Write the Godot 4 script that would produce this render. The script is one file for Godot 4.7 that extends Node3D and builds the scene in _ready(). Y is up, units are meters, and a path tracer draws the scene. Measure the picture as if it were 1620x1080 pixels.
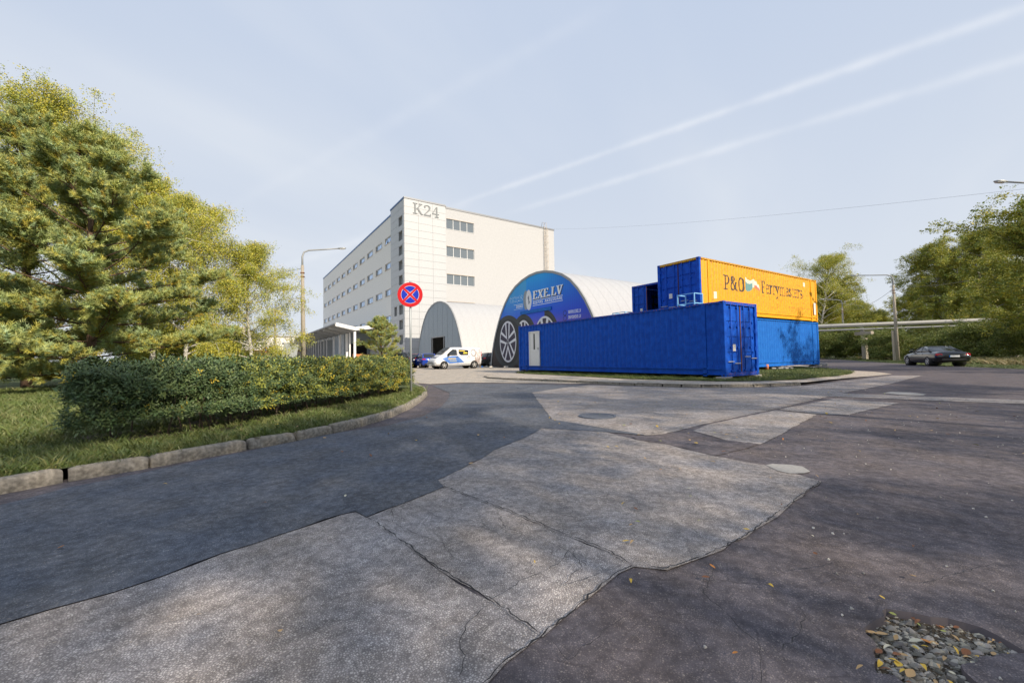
extends Node3D

# A wide yard beside a road: asphalt patched many times, a clipped hedge and pines, a white
# five-storey store, two arched halls, stacked freight containers, parked cars, autumn trees.
# x runs right, y up, z = -depth; metres.

var rng := RandomNumberGenerator.new()
var M := {}
var cache := {}
var used_names := {}
const BLUE := [Vector2(-4.04, 2.84), Vector2(-4.04, 3.25), Vector2(-3.98, 3.65), Vector2(-3.77, 4.02), Vector2(-3.53, 4.50), Vector2(-3.21, 5.07), Vector2(-2.91, 5.70), Vector2(-2.61, 6.24), Vector2(-2.11, 6.70), Vector2(-1.72, 7.70), Vector2(-1.61, 9.11), Vector2(-1.75, 11.21), Vector2(-1.96, 12.81), Vector2(-3.26, 16.49), Vector2(-2.26, 17.39), Vector2(-0.82, 17.03), Vector2(2.86, 15.36), Vector2(1.81, 14.33), Vector2(0.59, 12.54), Vector2(0.63, 9.39), Vector2(0.67, 7.13), Vector2(1.25, 6.37), Vector2(1.81, 5.60), Vector2(1.33, 5.88), Vector2(0.43, 6.28), Vector2(0.15, 5.57), Vector2(-0.24, 4.86), Vector2(-0.32, 4.56), Vector2(-0.69, 3.72), Vector2(-0.60, 3.52), Vector2(-1.03, 2.88), Vector2(-1.15, 2.99), Vector2(-1.23, 2.94), Vector2(-1.39, 2.73), Vector2(-1.68, 2.38), Vector2(-1.81, 2.15), Vector2(-1.93, 2.00), Vector2(-2.09, 1.87), Vector2(-2.19, 1.77), Vector2(-2.30, 1.62)]
const LIGHT1 := [Vector2(-2.30, 1.62), Vector2(-2.19, 1.77), Vector2(-2.09, 1.87), Vector2(-1.93, 2.00), Vector2(-1.81, 2.15), Vector2(-1.68, 2.38), Vector2(-1.39, 2.73), Vector2(-1.23, 2.94), Vector2(-1.15, 2.99), Vector2(-1.03, 2.88), Vector2(-0.66, 2.47), Vector2(-0.38, 2.14), Vector2(-0.10, 1.87), Vector2(0.10, 1.65), Vector2(-0.04, 1.51), Vector2(-0.12, 1.39), Vector2(-0.22, 1.20), Vector2(-1.73, 1.23)]
const LIGHT2 := [Vector2(-0.60, 3.52), Vector2(-0.07, 2.97), Vector2(0.33, 2.52), Vector2(0.51, 2.33), Vector2(0.61, 2.16), Vector2(0.52, 2.10), Vector2(0.29, 1.85), Vector2(0.10, 1.64), Vector2(-0.10, 1.87), Vector2(-0.38, 2.14), Vector2(-0.66, 2.47), Vector2(-1.03, 2.88)]
const LIGHT3 := [Vector2(-0.69, 3.72), Vector2(-0.32, 4.56), Vector2(-0.24, 4.86), Vector2(0.15, 5.57), Vector2(0.43, 6.28), Vector2(1.33, 5.88), Vector2(1.60, 5.29), Vector2(1.89, 5.00), Vector2(2.14, 4.42), Vector2(2.47, 4.01), Vector2(2.60, 3.50), Vector2(1.97, 2.97), Vector2(1.63, 2.68), Vector2(1.38, 2.48), Vector2(1.04, 2.26), Vector2(0.77, 2.12), Vector2(0.61, 2.16), Vector2(0.51, 2.33), Vector2(0.33, 2.52), Vector2(-0.07, 2.97), Vector2(-0.60, 3.52)]
const LIGHT4 := [Vector2(0.59, 12.54), Vector2(1.81, 14.33), Vector2(2.86, 15.36), Vector2(4.19, 14.39), Vector2(5.85, 13.16), Vector2(7.91, 12.97), Vector2(9.59, 13.42), Vector2(12.57, 15.41), Vector2(16.73, 18.05), Vector2(17.71, 17.69), Vector2(12.56, 13.60), Vector2(8.67, 10.80), Vector2(5.11, 8.00), Vector2(3.06, 6.48), Vector2(2.07, 5.67), Vector2(1.81, 5.60), Vector2(1.25, 6.37), Vector2(0.67, 7.13), Vector2(0.63, 9.39)]
const LIGHT5 := [Vector2(2.56, 5.87), Vector2(3.01, 6.36), Vector2(5.00, 7.83), Vector2(5.32, 7.20), Vector2(4.53, 6.45), Vector2(3.69, 5.62), Vector2(2.96, 4.95), Vector2(2.69, 5.20)]
const LIGHT6 := [Vector2(5.12, 7.91), Vector2(7.46, 9.54), Vector2(8.04, 8.55), Vector2(6.48, 7.55), Vector2(5.74, 7.07), Vector2(5.37, 7.27)]
const LIGHT7 := [Vector2(1.60, 5.29), Vector2(1.58, 5.49), Vector2(1.80, 5.56), Vector2(2.52, 5.77), Vector2(2.69, 5.20), Vector2(2.96, 4.95), Vector2(2.33, 4.52), Vector2(2.14, 4.42), Vector2(1.89, 5.00)]
const STRIP := [Vector2(8.48, 10.83), Vector2(9.85, 9.58), Vector2(10.94, 8.58), Vector2(10.20, 8.01), Vector2(9.12, 8.87), Vector2(7.75, 10.10)]
const CONC1 := [Vector2(2.45, 4.02), Vector2(2.54, 4.06), Vector2(2.69, 4.02), Vector2(2.76, 3.95), Vector2(2.71, 3.78), Vector2(2.62, 3.73), Vector2(2.49, 3.73), Vector2(2.44, 3.82)]
const CONC2 := [Vector2(9.59, 10.62), Vector2(10.06, 10.91), Vector2(10.33, 10.67), Vector2(10.23, 10.15), Vector2(9.87, 9.88), Vector2(9.55, 10.11)]
const POT := [Vector2(1.58, 1.79), Vector2(1.60, 1.78), Vector2(1.66, 1.76), Vector2(1.71, 1.73), Vector2(1.77, 1.72), Vector2(1.81, 1.69), Vector2(1.84, 1.66), Vector2(1.85, 1.62), Vector2(1.85, 1.57), Vector2(1.85, 1.52), Vector2(1.81, 1.52), Vector2(1.75, 1.52), Vector2(1.66, 1.51), Vector2(1.62, 1.48), Vector2(1.55, 1.47), Vector2(1.53, 1.44), Vector2(1.52, 1.40), Vector2(1.52, 1.37), Vector2(1.27, 1.37), Vector2(1.28, 1.40), Vector2(1.28, 1.43), Vector2(1.23, 1.44), Vector2(1.28, 1.50), Vector2(1.31, 1.55), Vector2(1.36, 1.60), Vector2(1.36, 1.63), Vector2(1.42, 1.69), Vector2(1.48, 1.72), Vector2(1.53, 1.74)]
const KERB := [Vector2(-4.68, 3.03), Vector2(-4.58, 3.32), Vector2(-4.48, 3.61), Vector2(-4.21, 3.86), Vector2(-3.92, 4.15), Vector2(-3.41, 4.99), Vector2(-2.87, 5.74), Vector2(-2.50, 6.67), Vector2(-2.29, 7.76), Vector2(-2.26, 9.20), Vector2(-2.39, 10.98), Vector2(-2.56, 12.28), Vector2(-2.98, 13.97), Vector2(-3.79, 16.26), Vector2(-4.87, 18.46)]
const ISL := [Vector2(-1.32, 23.79), Vector2(-1.64, 22.62), Vector2(-1.25, 20.82), Vector2(-0.33, 19.55), Vector2(1.35, 17.93), Vector2(3.06, 16.03), Vector2(4.28, 14.69), Vector2(5.52, 13.79), Vector2(6.41, 13.30), Vector2(8.05, 13.20), Vector2(9.77, 13.67), Vector2(13.14, 16.10), Vector2(16.91, 18.61)]
const ISLBACK := [Vector2(17.63, 19.01), Vector2(18.35, 20.19), Vector2(18.99, 21.62), Vector2(19.28, 23.48), Vector2(20.99, 27.79)]
const GRASSFRONT := [Vector2(0.79, 26.86), Vector2(3.17, 23.07), Vector2(5.51, 18.90), Vector2(6.99, 17.49), Vector2(8.16, 15.85), Vector2(9.73, 15.81), Vector2(11.71, 16.54), Vector2(15.80, 19.73), Vector2(18.14, 22.01)]
const HEDGEF := [Vector2(-6.70, 5.84), Vector2(-5.44, 5.27), Vector2(-4.84, 5.60), Vector2(-4.53, 6.11), Vector2(-4.47, 7.05), Vector2(-4.18, 8.70), Vector2(-3.72, 10.43), Vector2(-3.42, 12.23), Vector2(-3.64, 14.65)]
const LOTEDGE := [Vector2(-5.12, 19.40), Vector2(-3.42, 17.28), Vector2(-2.31, 17.82), Vector2(-0.84, 17.44)]
const SEAM := [Vector2(1.81, 5.60), Vector2(3.12, 6.60), Vector2(5.17, 8.09), Vector2(8.94, 11.13), Vector2(13.05, 14.14)]
const CRACKS := [
	[Vector2(-0.62, 3.54), Vector2(-0.07, 2.97), Vector2(0.33, 2.52), Vector2(0.51, 2.33), Vector2(0.61, 2.16)],
	[Vector2(-1.03, 2.88), Vector2(-0.66, 2.47), Vector2(-0.38, 2.14), Vector2(-0.10, 1.87), Vector2(0.10, 1.64)],
	[Vector2(0.61, 2.16), Vector2(0.52, 2.10), Vector2(0.29, 1.85), Vector2(0.11, 1.65), Vector2(-0.04, 1.51), Vector2(-0.13, 1.37)],
	[Vector2(-0.10, 1.87), Vector2(-0.17, 1.76), Vector2(-0.21, 1.70), Vector2(-0.22, 1.61), Vector2(-0.19, 1.53), Vector2(-0.20, 1.43)],
	[Vector2(-0.11, 1.88), Vector2(0.04, 2.04), Vector2(0.17, 2.13), Vector2(0.25, 2.22), Vector2(0.32, 2.36)],
	[Vector2(-0.91, 3.07), Vector2(-0.81, 2.76), Vector2(-0.60, 2.56), Vector2(-0.43, 2.45), Vector2(-0.36, 2.31), Vector2(-0.29, 2.21)],
	[Vector2(-0.75, 3.10), Vector2(-0.54, 2.85), Vector2(-0.23, 2.73), Vector2(-0.10, 2.54), Vector2(0.05, 2.45)],
	[Vector2(-0.38, 3.37), Vector2(-0.12, 3.14), Vector2(0.07, 2.92), Vector2(0.25, 2.53)],
	[Vector2(-0.13, 2.95), Vector2(-0.06, 2.63), Vector2(0.13, 2.53), Vector2(0.31, 2.29), Vector2(0.37, 2.15)],
	[Vector2(0.32, 2.36), Vector2(0.34, 2.15), Vector2(0.22, 1.98), Vector2(0.39, 2.06), Vector2(0.51, 2.12)],
	[Vector2(0.61, 2.16), Vector2(0.77, 2.12), Vector2(1.04, 2.26), Vector2(1.38, 2.48), Vector2(1.97, 2.97), Vector2(2.60, 3.50)],
	[Vector2(1.34, 2.09), Vector2(1.55, 2.11), Vector2(1.69, 2.17)],
	[Vector2(0.94, 1.52), Vector2(1.08, 1.61), Vector2(1.17, 1.70), Vector2(1.22, 1.81)],
	[Vector2(1.42, 1.95), Vector2(1.54, 1.99), Vector2(1.58, 1.94)],
	[Vector2(-1.32, 3.26), Vector2(-1.10, 3.37), Vector2(-0.88, 3.52), Vector2(-0.69, 3.63)],
	[Vector2(0.10, 1.64), Vector2(0.15, 1.57), Vector2(0.18, 1.50), Vector2(0.36, 1.67), Vector2(0.45, 1.74)]]

const HALL_PROFILE := [Vector2(-1, 0), Vector2(-.985, .1), Vector2(-.955, .2), Vector2(-.915, .31), Vector2(-.87, .41), Vector2(-.81, .52), Vector2(-.74, .63), Vector2(-.65, .74), Vector2(-.54, .84), Vector2(-.42, .91), Vector2(-.28, .96), Vector2(-.14, .99), Vector2(0, 1), Vector2(.14, .99), Vector2(.28, .96), Vector2(.42, .91), Vector2(.54, .84), Vector2(.65, .74), Vector2(.74, .63), Vector2(.81, .52), Vector2(.87, .41), Vector2(.915, .31), Vector2(.955, .2), Vector2(.985, .1), Vector2(1, 0)]

# ---------------------------------------------------------------- small helpers
func P(x: float, y: float, d: float) -> Vector3:
	return Vector3(x, y, -d)

func lin(r: float, g: float, b: float) -> Color:
	return Color(r, g, b).linear_to_srgb()

func rise(x: float, d: float) -> float:   # the yard climbs a little towards the halls
	return .12 * smoothstep(17, 34, d) * (1.0 - smoothstep(4, 14, x))

func island_height(x: float) -> float:   # the pavement sinks to the road where the kerb ends
	return .095 - .085 * smoothstep(9.5, 17.0, x)

func numbered(called: String) -> String:
	var k: int = used_names.get(called, 0)
	used_names[called] = k + 1
	return called if k == 0 else "%s_%03d" % [called, k]

func tag(o: Node3D, label: String, category: String, group := "") -> Node3D:
	o.set_meta("label", label); o.set_meta("category", category)
	if group != "": o.set_meta("group", group)
	return o

func setting(o: Node3D) -> Node3D:
	o.set_meta("kind", "structure"); return o

func stuff(o: Node3D, label: String, category: String) -> Node3D:
	o.set_meta("kind", "stuff"); o.set_meta("label", label); o.set_meta("category", category); return o

func thing(called: String, label: String, category: String, at := Vector3.ZERO, turn := 0.0, group := "") -> Node3D:
	var o := Node3D.new()
	o.name = numbered(called); add_child(o); o.position = at; o.rotation.y = turn
	tag(o, label, category, group)
	return o

func part(called: String, mesh: Mesh, mat: Material, parent: Node3D, at := Vector3.ZERO, rot := Vector3.ZERO) -> MeshInstance3D:
	var o := MeshInstance3D.new()
	o.name = called if parent != self else numbered(called)
	o.mesh = mesh; o.material_override = mat; o.position = at; o.rotation = rot
	parent.add_child(o, true)
	return o

func label_part(o: Node3D, text: String) -> Node3D:
	o.set_meta("label", text); return o

func flat() -> SurfaceTool:
	var st := SurfaceTool.new(); st.begin(Mesh.PRIMITIVE_TRIANGLES); st.set_smooth_group(-1); return st

func smooth() -> SurfaceTool:
	var st := SurfaceTool.new(); st.begin(Mesh.PRIMITIVE_TRIANGLES); st.set_smooth_group(0); return st

func done(st: SurfaceTool) -> ArrayMesh:
	st.generate_normals(); return st.commit()

func tri(st: SurfaceTool, a: Vector3, b: Vector3, c: Vector3) -> void:
	st.add_vertex(a); st.add_vertex(b); st.add_vertex(c)

func quad(st: SurfaceTool, a: Vector3, b: Vector3, c: Vector3, d: Vector3) -> void:
	tri(st, a, b, c); tri(st, a, c, d)

func quad_uv(st: SurfaceTool, p: Array, uv: Array) -> void:
	for k in [0, 1, 2, 0, 2, 3]:
		st.set_uv(uv[k]); st.add_vertex(p[k])

func add_box(st: SurfaceTool, c: Vector3, s: Vector3, b := Basis.IDENTITY) -> void:
	var x := b.x * s.x * .5; var y := b.y * s.y * .5; var z := b.z * s.z * .5
	quad(st, c - x + y + z, c + x + y + z, c + x - y + z, c - x - y + z)
	quad(st, c + x + y - z, c - x + y - z, c - x - y - z, c + x - y - z)
	quad(st, c + x + y + z, c + x + y - z, c + x - y - z, c + x - y + z)
	quad(st, c - x + y - z, c - x + y + z, c - x - y + z, c - x - y - z)
	quad(st, c - x + y - z, c + x + y - z, c + x + y + z, c - x + y + z)
	quad(st, c - x - y + z, c + x - y + z, c + x - y - z, c - x - y - z)

func box(s: Vector3) -> ArrayMesh:
	var key := "box%.4f,%.4f,%.4f" % [s.x, s.y, s.z]
	if not cache.has(key):
		var st := flat(); add_box(st, Vector3.ZERO, s); cache[key] = done(st)
	return cache[key]

# a box with its edges cut at 45 degrees
func bevel_box(s: Vector3, e: float) -> ArrayMesh:
	var key := "bev%.4f,%.4f,%.4f,%.4f" % [s.x, s.y, s.z, e]
	if not cache.has(key):
		var st := flat()
		var h := s * .5
		var rings := []
		for r in [[-h.y, e], [-h.y + e, 0.0], [h.y - e, 0.0], [h.y, e]]:
			var a: float = h.x - r[1]; var b: float = h.z - r[1]; var ring := PackedVector3Array()
			for q in [[a - e, b], [a, b - e], [a, -b + e], [a - e, -b], [-a + e, -b], [-a, -b + e], [-a, b - e], [-a + e, b]]:
				ring.append(Vector3(q[0], r[0], q[1]))
			rings.append(ring)
		loft(st, rings, true, true); cache[key] = done(st)
	return cache[key]

func loft(st: SurfaceTool, rings: Array, closed := true, caps := false) -> void:
	for i in rings.size() - 1:
		var a: PackedVector3Array = rings[i]; var b: PackedVector3Array = rings[i + 1]
		var n := a.size()
		for k in (n if closed else n - 1):
			quad(st, a[k], a[(k + 1) % n], b[(k + 1) % n], b[k])
	if caps:
		for e in [0, rings.size() - 1]:
			var r: PackedVector3Array = rings[e]
			var m := Vector3.ZERO
			for v in r: m += v / r.size()
			for k in r.size():
				if e == 0: tri(st, m, r[(k + 1) % r.size()], r[k])
				else: tri(st, m, r[k], r[(k + 1) % r.size()])

func add_tube(st: SurfaceTool, pts: Array, radii: Array, sides := 8, caps := true) -> void:
	var rings := []
	var up := Vector3.UP
	for i in pts.size():
		var t: Vector3 = ((pts[mini(i + 1, pts.size() - 1)] as Vector3) - (pts[maxi(i - 1, 0)] as Vector3)).normalized()
		if absf(t.dot(up)) > .95: up = Vector3(1, 0, 0) if absf(t.x) < .9 else Vector3(0, 0, 1)
		var x := t.cross(up).normalized(); var y := x.cross(t).normalized()
		up = y
		var ring := PackedVector3Array()
		for k in sides:
			var a := TAU * k / sides
			ring.append(pts[i] + (x * cos(a) + y * sin(a)) * radii[mini(i, radii.size() - 1)])
		rings.append(ring)
	loft(st, rings, true, caps)

func tube(pts: Array, radii: Array, sides := 8) -> ArrayMesh:
	var st := smooth(); add_tube(st, pts, radii, sides); return done(st)

func disc_y(r: float, h: float, sides := 24) -> ArrayMesh:
	var st := flat()
	var rings := []
	for q in [[0.0, r], [h - .01, r], [h, r - .012]]:
		var ring := PackedVector3Array()
		for k in sides: ring.append(Vector3(cos(TAU * k / sides) * q[1], q[0], -sin(TAU * k / sides) * q[1]))
		rings.append(ring)
	loft(st, rings, true, true)
	return done(st)

# flat polygon in the ground plane, y from a callable or a number; bands cut it so that it can follow the rise
func ground_sheet(polys: Array, y: float, bands := [], island := false) -> ArrayMesh:
	var st := flat()
	for poly in polys:
		var pieces := [poly]
		if bands.size():
			pieces = []
			for i in bands.size() - 1:
				var r := PackedVector2Array([Vector2(-900, bands[i]), Vector2(900, bands[i]), Vector2(900, bands[i + 1]), Vector2(-900, bands[i + 1])])
				if island: r = PackedVector2Array([Vector2(bands[i], -900), Vector2(bands[i + 1], -900), Vector2(bands[i + 1], 900), Vector2(bands[i], 900)])
				pieces += Geometry2D.intersect_polygons(PackedVector2Array(poly), r)
		for q in pieces:
			var pq := PackedVector2Array(q)
			var idx := Geometry2D.triangulate_polygon(pq)
			if idx.size() == 0: print("no triangulation ", pq.size())
			for t in idx.size() / 3:
				var vs := [pq[idx[t * 3]], pq[idx[t * 3 + 1]], pq[idx[t * 3 + 2]]]
				if (vs[1] - vs[0]).cross(vs[2] - vs[0]) > 0: vs.reverse()
				for v in vs:
					st.set_uv(v); st.set_uv2(Vector2(v.y + 3.0, v.x))
					st.add_vertex(P(v.x, (island_height(v.x) + y if island else y + (rise(v.x, v.y) if bands.size() else 0.0)), v.y))
	return done(st)

func roughen(poly: Array, step: float, amount: float, close := true, limit_x := 1e9) -> Array:
	var out := []
	var n := poly.size()
	for i in (n if close else n - 1):
		var a: Vector2 = poly[i]; var b: Vector2 = poly[(i + 1) % n]
		var m := clampi(int(a.distance_to(b) / step), 1, 60)
		for k in m:
			var q := a.lerp(b, float(k) / m)
			if k > 0: q += (b - a).orthogonal().normalized() * rng.randf_range(-amount, amount)
			out.append(q)
	if not close: out.append(poly[n - 1])
	return out

# ---------------------------------------------------------------- materials
func mat(called: String, c: Color, rough := .8, metal := 0.0) -> StandardMaterial3D:
	var m := StandardMaterial3D.new()
	m.albedo_color = c; m.roughness = rough; m.metallic = metal; m.cull_mode = BaseMaterial3D.CULL_DISABLED
	m.resource_name = called; M[called] = m
	return m

func noise(kind: int, freq: float, seed_: int, octaves := 3) -> FastNoiseLite:
	var n := FastNoiseLite.new()
	n.noise_type = kind; n.frequency = freq; n.seed = seed_; n.fractal_octaves = octaves
	return n

func gray(n: FastNoiseLite, size: int) -> PackedByteArray:
	var im := n.get_seamless_image(size, size); im.convert(Image.FORMAT_L8); return im.get_data()

func cells(freq: float, seed_: int, ret: int) -> FastNoiseLite:
	var n := noise(FastNoiseLite.TYPE_CELLULAR, freq, seed_, 1)
	n.fractal_type = FastNoiseLite.FRACTAL_NONE; n.cellular_return_type = ret; n.cellular_jitter = 1.0
	return n

func texture(size: int, data: PackedByteArray, fmt := Image.FORMAT_RGB8) -> ImageTexture:
	var im := Image.create_from_data(size, size, false, fmt, data)
	im.generate_mipmaps()
	return ImageTexture.create_from_image(im)

# crushed stone bound in bitumen: every stone its own tint, dark joints between
func asphalt(called: String, binder: Color, stone_a: Color, stone_b: Color, exposed: float, freq: float, seed_: int, tile: float, relief: float) -> StandardMaterial3D:
	var size := 1024
	var tint := gray(cells(freq, seed_, FastNoiseLite.RETURN_CELL_VALUE), size)
	var edge := gray(cells(freq, seed_, FastNoiseLite.RETURN_DISTANCE2_SUB), size)
	var wide := gray(noise(FastNoiseLite.TYPE_SIMPLEX_SMOOTH, .012, seed_ + 3, 4), size)
	var px := PackedByteArray(); px.resize(size * size * 3)
	var hx := PackedByteArray(); hx.resize(size * size)
	var local := RandomNumberGenerator.new(); local.seed = seed_
	for i in size * size:
		var t := tint[i] / 255.0; var e := edge[i] / 255.0; var w := wide[i] / 255.0
		var s := clampf((e - .12) * 4.0, 0, 1) * clampf(exposed + (w - .5) * .7 + (fposmod(t * 7.3, 1.0) - .5) * .8, 0, 1)
		var col := binder.lerp(stone_a.lerp(stone_b, fposmod(t * 13.7, 1.0)), s)
		if fposmod(t * 31.0, 1.0) > .95: col = col.lerp(Color(.74, .70, .66), s * .85)
		var g := local.randf_range(.9, 1.1)
		px[i * 3] = int(clampf(col.r * g, 0, 1) * 255); px[i * 3 + 1] = int(clampf(col.g * g, 0, 1) * 255); px[i * 3 + 2] = int(clampf(col.b * g, 0, 1) * 255)
		hx[i] = int(clampf(e * 1.4 * (.4 + .6 * s) + .15 * w, 0, 1) * 255)
	var m := mat(called, Color.WHITE, .92)
	m.metallic_specular = .3
	m.albedo_texture = texture(size, px)
	m.heightmap_enabled = true; m.heightmap_texture = texture(size, hx, Image.FORMAT_L8); m.heightmap_scale = relief
	m.uv1_scale = Vector3(1 / tile, 1 / tile, 1)
	m.detail_enabled = true; m.detail_blend_mode = BaseMaterial3D.BLEND_MODE_MUL; m.detail_uv_layer = BaseMaterial3D.DETAIL_UV_2
	m.detail_albedo = M.stain_texture; m.uv2_scale = Vector3(1 / 6.7, 1 / 6.7, 1)
	return m

func stains() -> ImageTexture:   # dirt, tyre polish and dry patches, with a grain of their own
	var size := 1024
	var a := gray(noise(FastNoiseLite.TYPE_SIMPLEX_SMOOTH, .009, 71, 5), size)
	var b := gray(noise(FastNoiseLite.TYPE_SIMPLEX, .06, 72, 3), size)
	var c := gray(cells(.03, 73, FastNoiseLite.RETURN_DISTANCE2_SUB), size)
	var px := PackedByteArray(); px.resize(size * size * 3)
	for i in size * size:
		var v := .86 + .17 * (a[i] / 255.0 - .4) + .24 * (b[i] / 255.0 - .5)
		if c[i] < 5 and b[i] > 140: v -= .14
		var d := (a[(i + 5000) % (size * size)] / 255.0 - .5) * .07
		px[i * 3] = int(clampf(v + d, 0, 1) * 255); px[i * 3 + 1] = int(clampf(v + d * .4, 0, 1) * 255); px[i * 3 + 2] = int(clampf(v - d * .5, 0, 1) * 255)
	return texture(size, px)

# two-tone weathering by noise, laid on all three axes
func weathered(called: String, a: Color, b: Color, freq: float, seed_: int, tile: float, rough: float, metal := 0.0, threshold := -1.0, relief := 0.0) -> StandardMaterial3D:
	var size := 512
	var n := gray(noise(FastNoiseLite.TYPE_SIMPLEX_SMOOTH, freq, seed_, 5), size)
	var f := gray(noise(FastNoiseLite.TYPE_SIMPLEX, freq * 6, seed_ + 1, 2), size)
	var px := PackedByteArray(); px.resize(size * size * 3)
	for i in size * size:
		var t := n[i] / 255.0
		if threshold >= 0: t = smoothstep(threshold - .03, threshold + .03, t + (f[i] / 255.0 - .5) * .25)
		var col := a.lerp(b, t)
		var g := .93 + .14 * f[i] / 255.0
		px[i * 3] = int(clampf(col.r * g, 0, 1) * 255); px[i * 3 + 1] = int(clampf(col.g * g, 0, 1) * 255); px[i * 3 + 2] = int(clampf(col.b * g, 0, 1) * 255)
	var m := mat(called, Color.WHITE, rough, metal)
	m.albedo_texture = texture(size, px)
	m.uv1_triplanar = true; m.uv1_scale = Vector3.ONE / tile
	if relief > 0:
		m.heightmap_enabled = true; m.heightmap_texture = texture(size, f, Image.FORMAT_L8); m.heightmap_scale = relief
	return m

func leaf_mat(called: String, back: Color) -> StandardMaterial3D:
	var m := mat(called, Color.WHITE, .55)
	m.vertex_color_use_as_albedo = true
	m.backlight_enabled = true; m.backlight = back
	return m

func materials() -> void:
	M.stain_texture = stains()
	asphalt("old_asphalt", Color(.395, .375, .395), Color(.485, .455, .465), Color(.64, .60, .59), .5, .16, 11, 1.45, .16)
	asphalt("blue_asphalt", Color(.385, .40, .435), Color(.48, .495, .53), Color(.67, .685, .71), .5, .14, 23, 1.35, .2)
	asphalt("pale_asphalt", Color(.56, .535, .53), Color(.79, .76, .745), Color(.89, .86, .84), .84, .15, 37, 1.55, .22)
	asphalt("yard_asphalt", Color(.75, .71, .66), Color(.83, .79, .735), Color(.90, .865, .81), .5, .16, 41, 1.7, .2)
	weathered("concrete", lin(.28, .26, .23), lin(.47, .44, .39), .02, 5, 1.1, .95, 0, -1, .25)
	weathered("pole_concrete", lin(.31, .275, .225), lin(.43, .385, .32), .02, 6, 1.4, .95, 0, -1, .1)
	weathered("kerb_stone", lin(.13, .115, .095), lin(.44, .40, .34), .025, 8, .7, .95, 0, -1, .5)
	weathered("pale_patch", lin(.27, .26, .25), lin(.37, .36, .345), .03, 9, .6, .9)
	weathered("soil", lin(.05, .037, .025), lin(.11, .085, .055), .04, 12, .5, 1.0, 0, -1, .5)
	weathered("turf", lin(.05, .075, .018), lin(.11, .13, .04), .03, 14, 1.3, 1.0, 0, -1, .6)
	weathered("far_field", lin(.06, .09, .025), lin(.14, .14, .05), .02, 15, 9.0, 1.0)
	weathered("plaster", lin(.47, .475, .485), lin(.515, .52, .53), .02, 16, 5.0, .9)
	weathered("plaster_side_lifted", lin(.76, .745, .72), lin(.81, .795, .77), .02, 17, 5.0, .9)  # lighter copy of the plaster, brightens the side wall that lies in shade
	weathered("cladding", lin(.455, .47, .49), lin(.51, .525, .545), .015, 18, 3.0, .5)
	weathered("hall_sheet", lin(.42, .425, .435), lin(.49, .495, .505), .02, 19, 3.5, .45)
	weathered("hall_gable", lin(.30, .35, .40), lin(.36, .41, .455), .02, 20, 3.0, .5)
	weathered("blue_paint", lin(.003, .055, .37), lin(.008, .105, .58), .014, 21, 2.6, .5)
	weathered("light_blue_paint", lin(.008, .115, .47), lin(.016, .165, .58), .014, 22, 2.6, .5)
	weathered("blue_rust", lin(.003, .066, .44), lin(.33, .11, .04), .02, 24, .8, .65, 0, .68)
	weathered("yellow_rust", lin(.78, .42, .006), lin(.24, .07, .02), .02, 25, .8, .65, 0, .56)
	weathered("galvanised", lin(.34, .36, .37), lin(.47, .48, .48), .04, 26, .5, .45, .5)
	weathered("rust", lin(.16, .055, .02), lin(.30, .12, .05), .05, 27, .4, .9)
	weathered("bark", lin(.10, .075, .055), lin(.22, .17, .12), .04, 28, .5, 1.0, 0, -1, .8)
	weathered("pine_bark", lin(.08, .052, .036), lin(.19, .11, .07), .05, 29, .5, 1.0, 0, -1, .8)
	weathered("birch_bark", lin(.70, .67, .62), lin(.09, .08, .07), .05, 30, .8, .9, 0, .66)
	weathered("pipe_wrap", lin(.42, .40, .37), lin(.54, .52, .48), .03, 31, 1.0, .5)
	weathered("timber", lin(.22, .14, .07), lin(.38, .26, .14), .05, 32, .4, .9)
	for p in ["blue_paint", "light_blue_paint", "blue_rust", "hall_gable"]: M[p].metallic_specular = .3
	mat("white_paint", lin(.80, .80, .80), .4)
	mat("door_white", lin(.74, .75, .77), .35)
	mat("grey_metal", lin(.36, .385, .40), .45, .3)
	mat("trim_grey", lin(.33, .34, .35), .5, .2)
	mat("roof_edge", lin(.22, .23, .25), .5, .3)
	mat("roof_edge_blue", lin(.07, .16, .36), .5, .1)
	mat("letter_grey", lin(.17, .19, .205), .5)
	mat("frame_white", lin(.78, .78, .78), .4)
	mat("frame_buff", lin(.55, .46, .36), .5)
	var g := mat("glass", lin(.20, .23, .25), .06, .35); g.metallic_specular = .8
	g = mat("sky_tinted_glass", lin(.46, .64, .90), .05, .8)  # blue of the reflected sky is put into the glass colour
	g = mat("dark_glass", lin(.02, .024, .028), .05); g.metallic_specular = .7
	mat("black", lin(.012, .012, .013), .6)
	mat("dark_interior", lin(.03, .028, .027), .9)
	mat("rubber", lin(.022, .022, .023), .85)
	mat("alloy", lin(.58, .57, .55), .4, .2)
	mat("chrome", lin(.6, .6, .6), .2, .9)
	mat("wire", lin(.05, .05, .055), .7)
	mat("pale_blue_rail", lin(.22, .50, .80), .45)
	mat("red_lamp", lin(.50, .015, .02), .2)
	mat("clear_lamp", lin(.7, .7, .72), .15)
	mat("orange", lin(.60, .20, .07), .7)
	mat("paper", lin(.72, .68, .62), .8)
	mat("tar", lin(.016, .016, .018), .8)
	mat("iron", lin(.13, .15, .19), .6, .5)
	mat("manhole_iron", lin(.115, .125, .15), .7, .2)
	leaf_mat("leaf", Color(.5, .52, .12))
	leaf_mat("needle", Color(.2, .24, .1))
	leaf_mat("hedge_leaf", Color(.22, .27, .07))
	leaf_mat("grass_blade", Color(.2, .26, .08))

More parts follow.
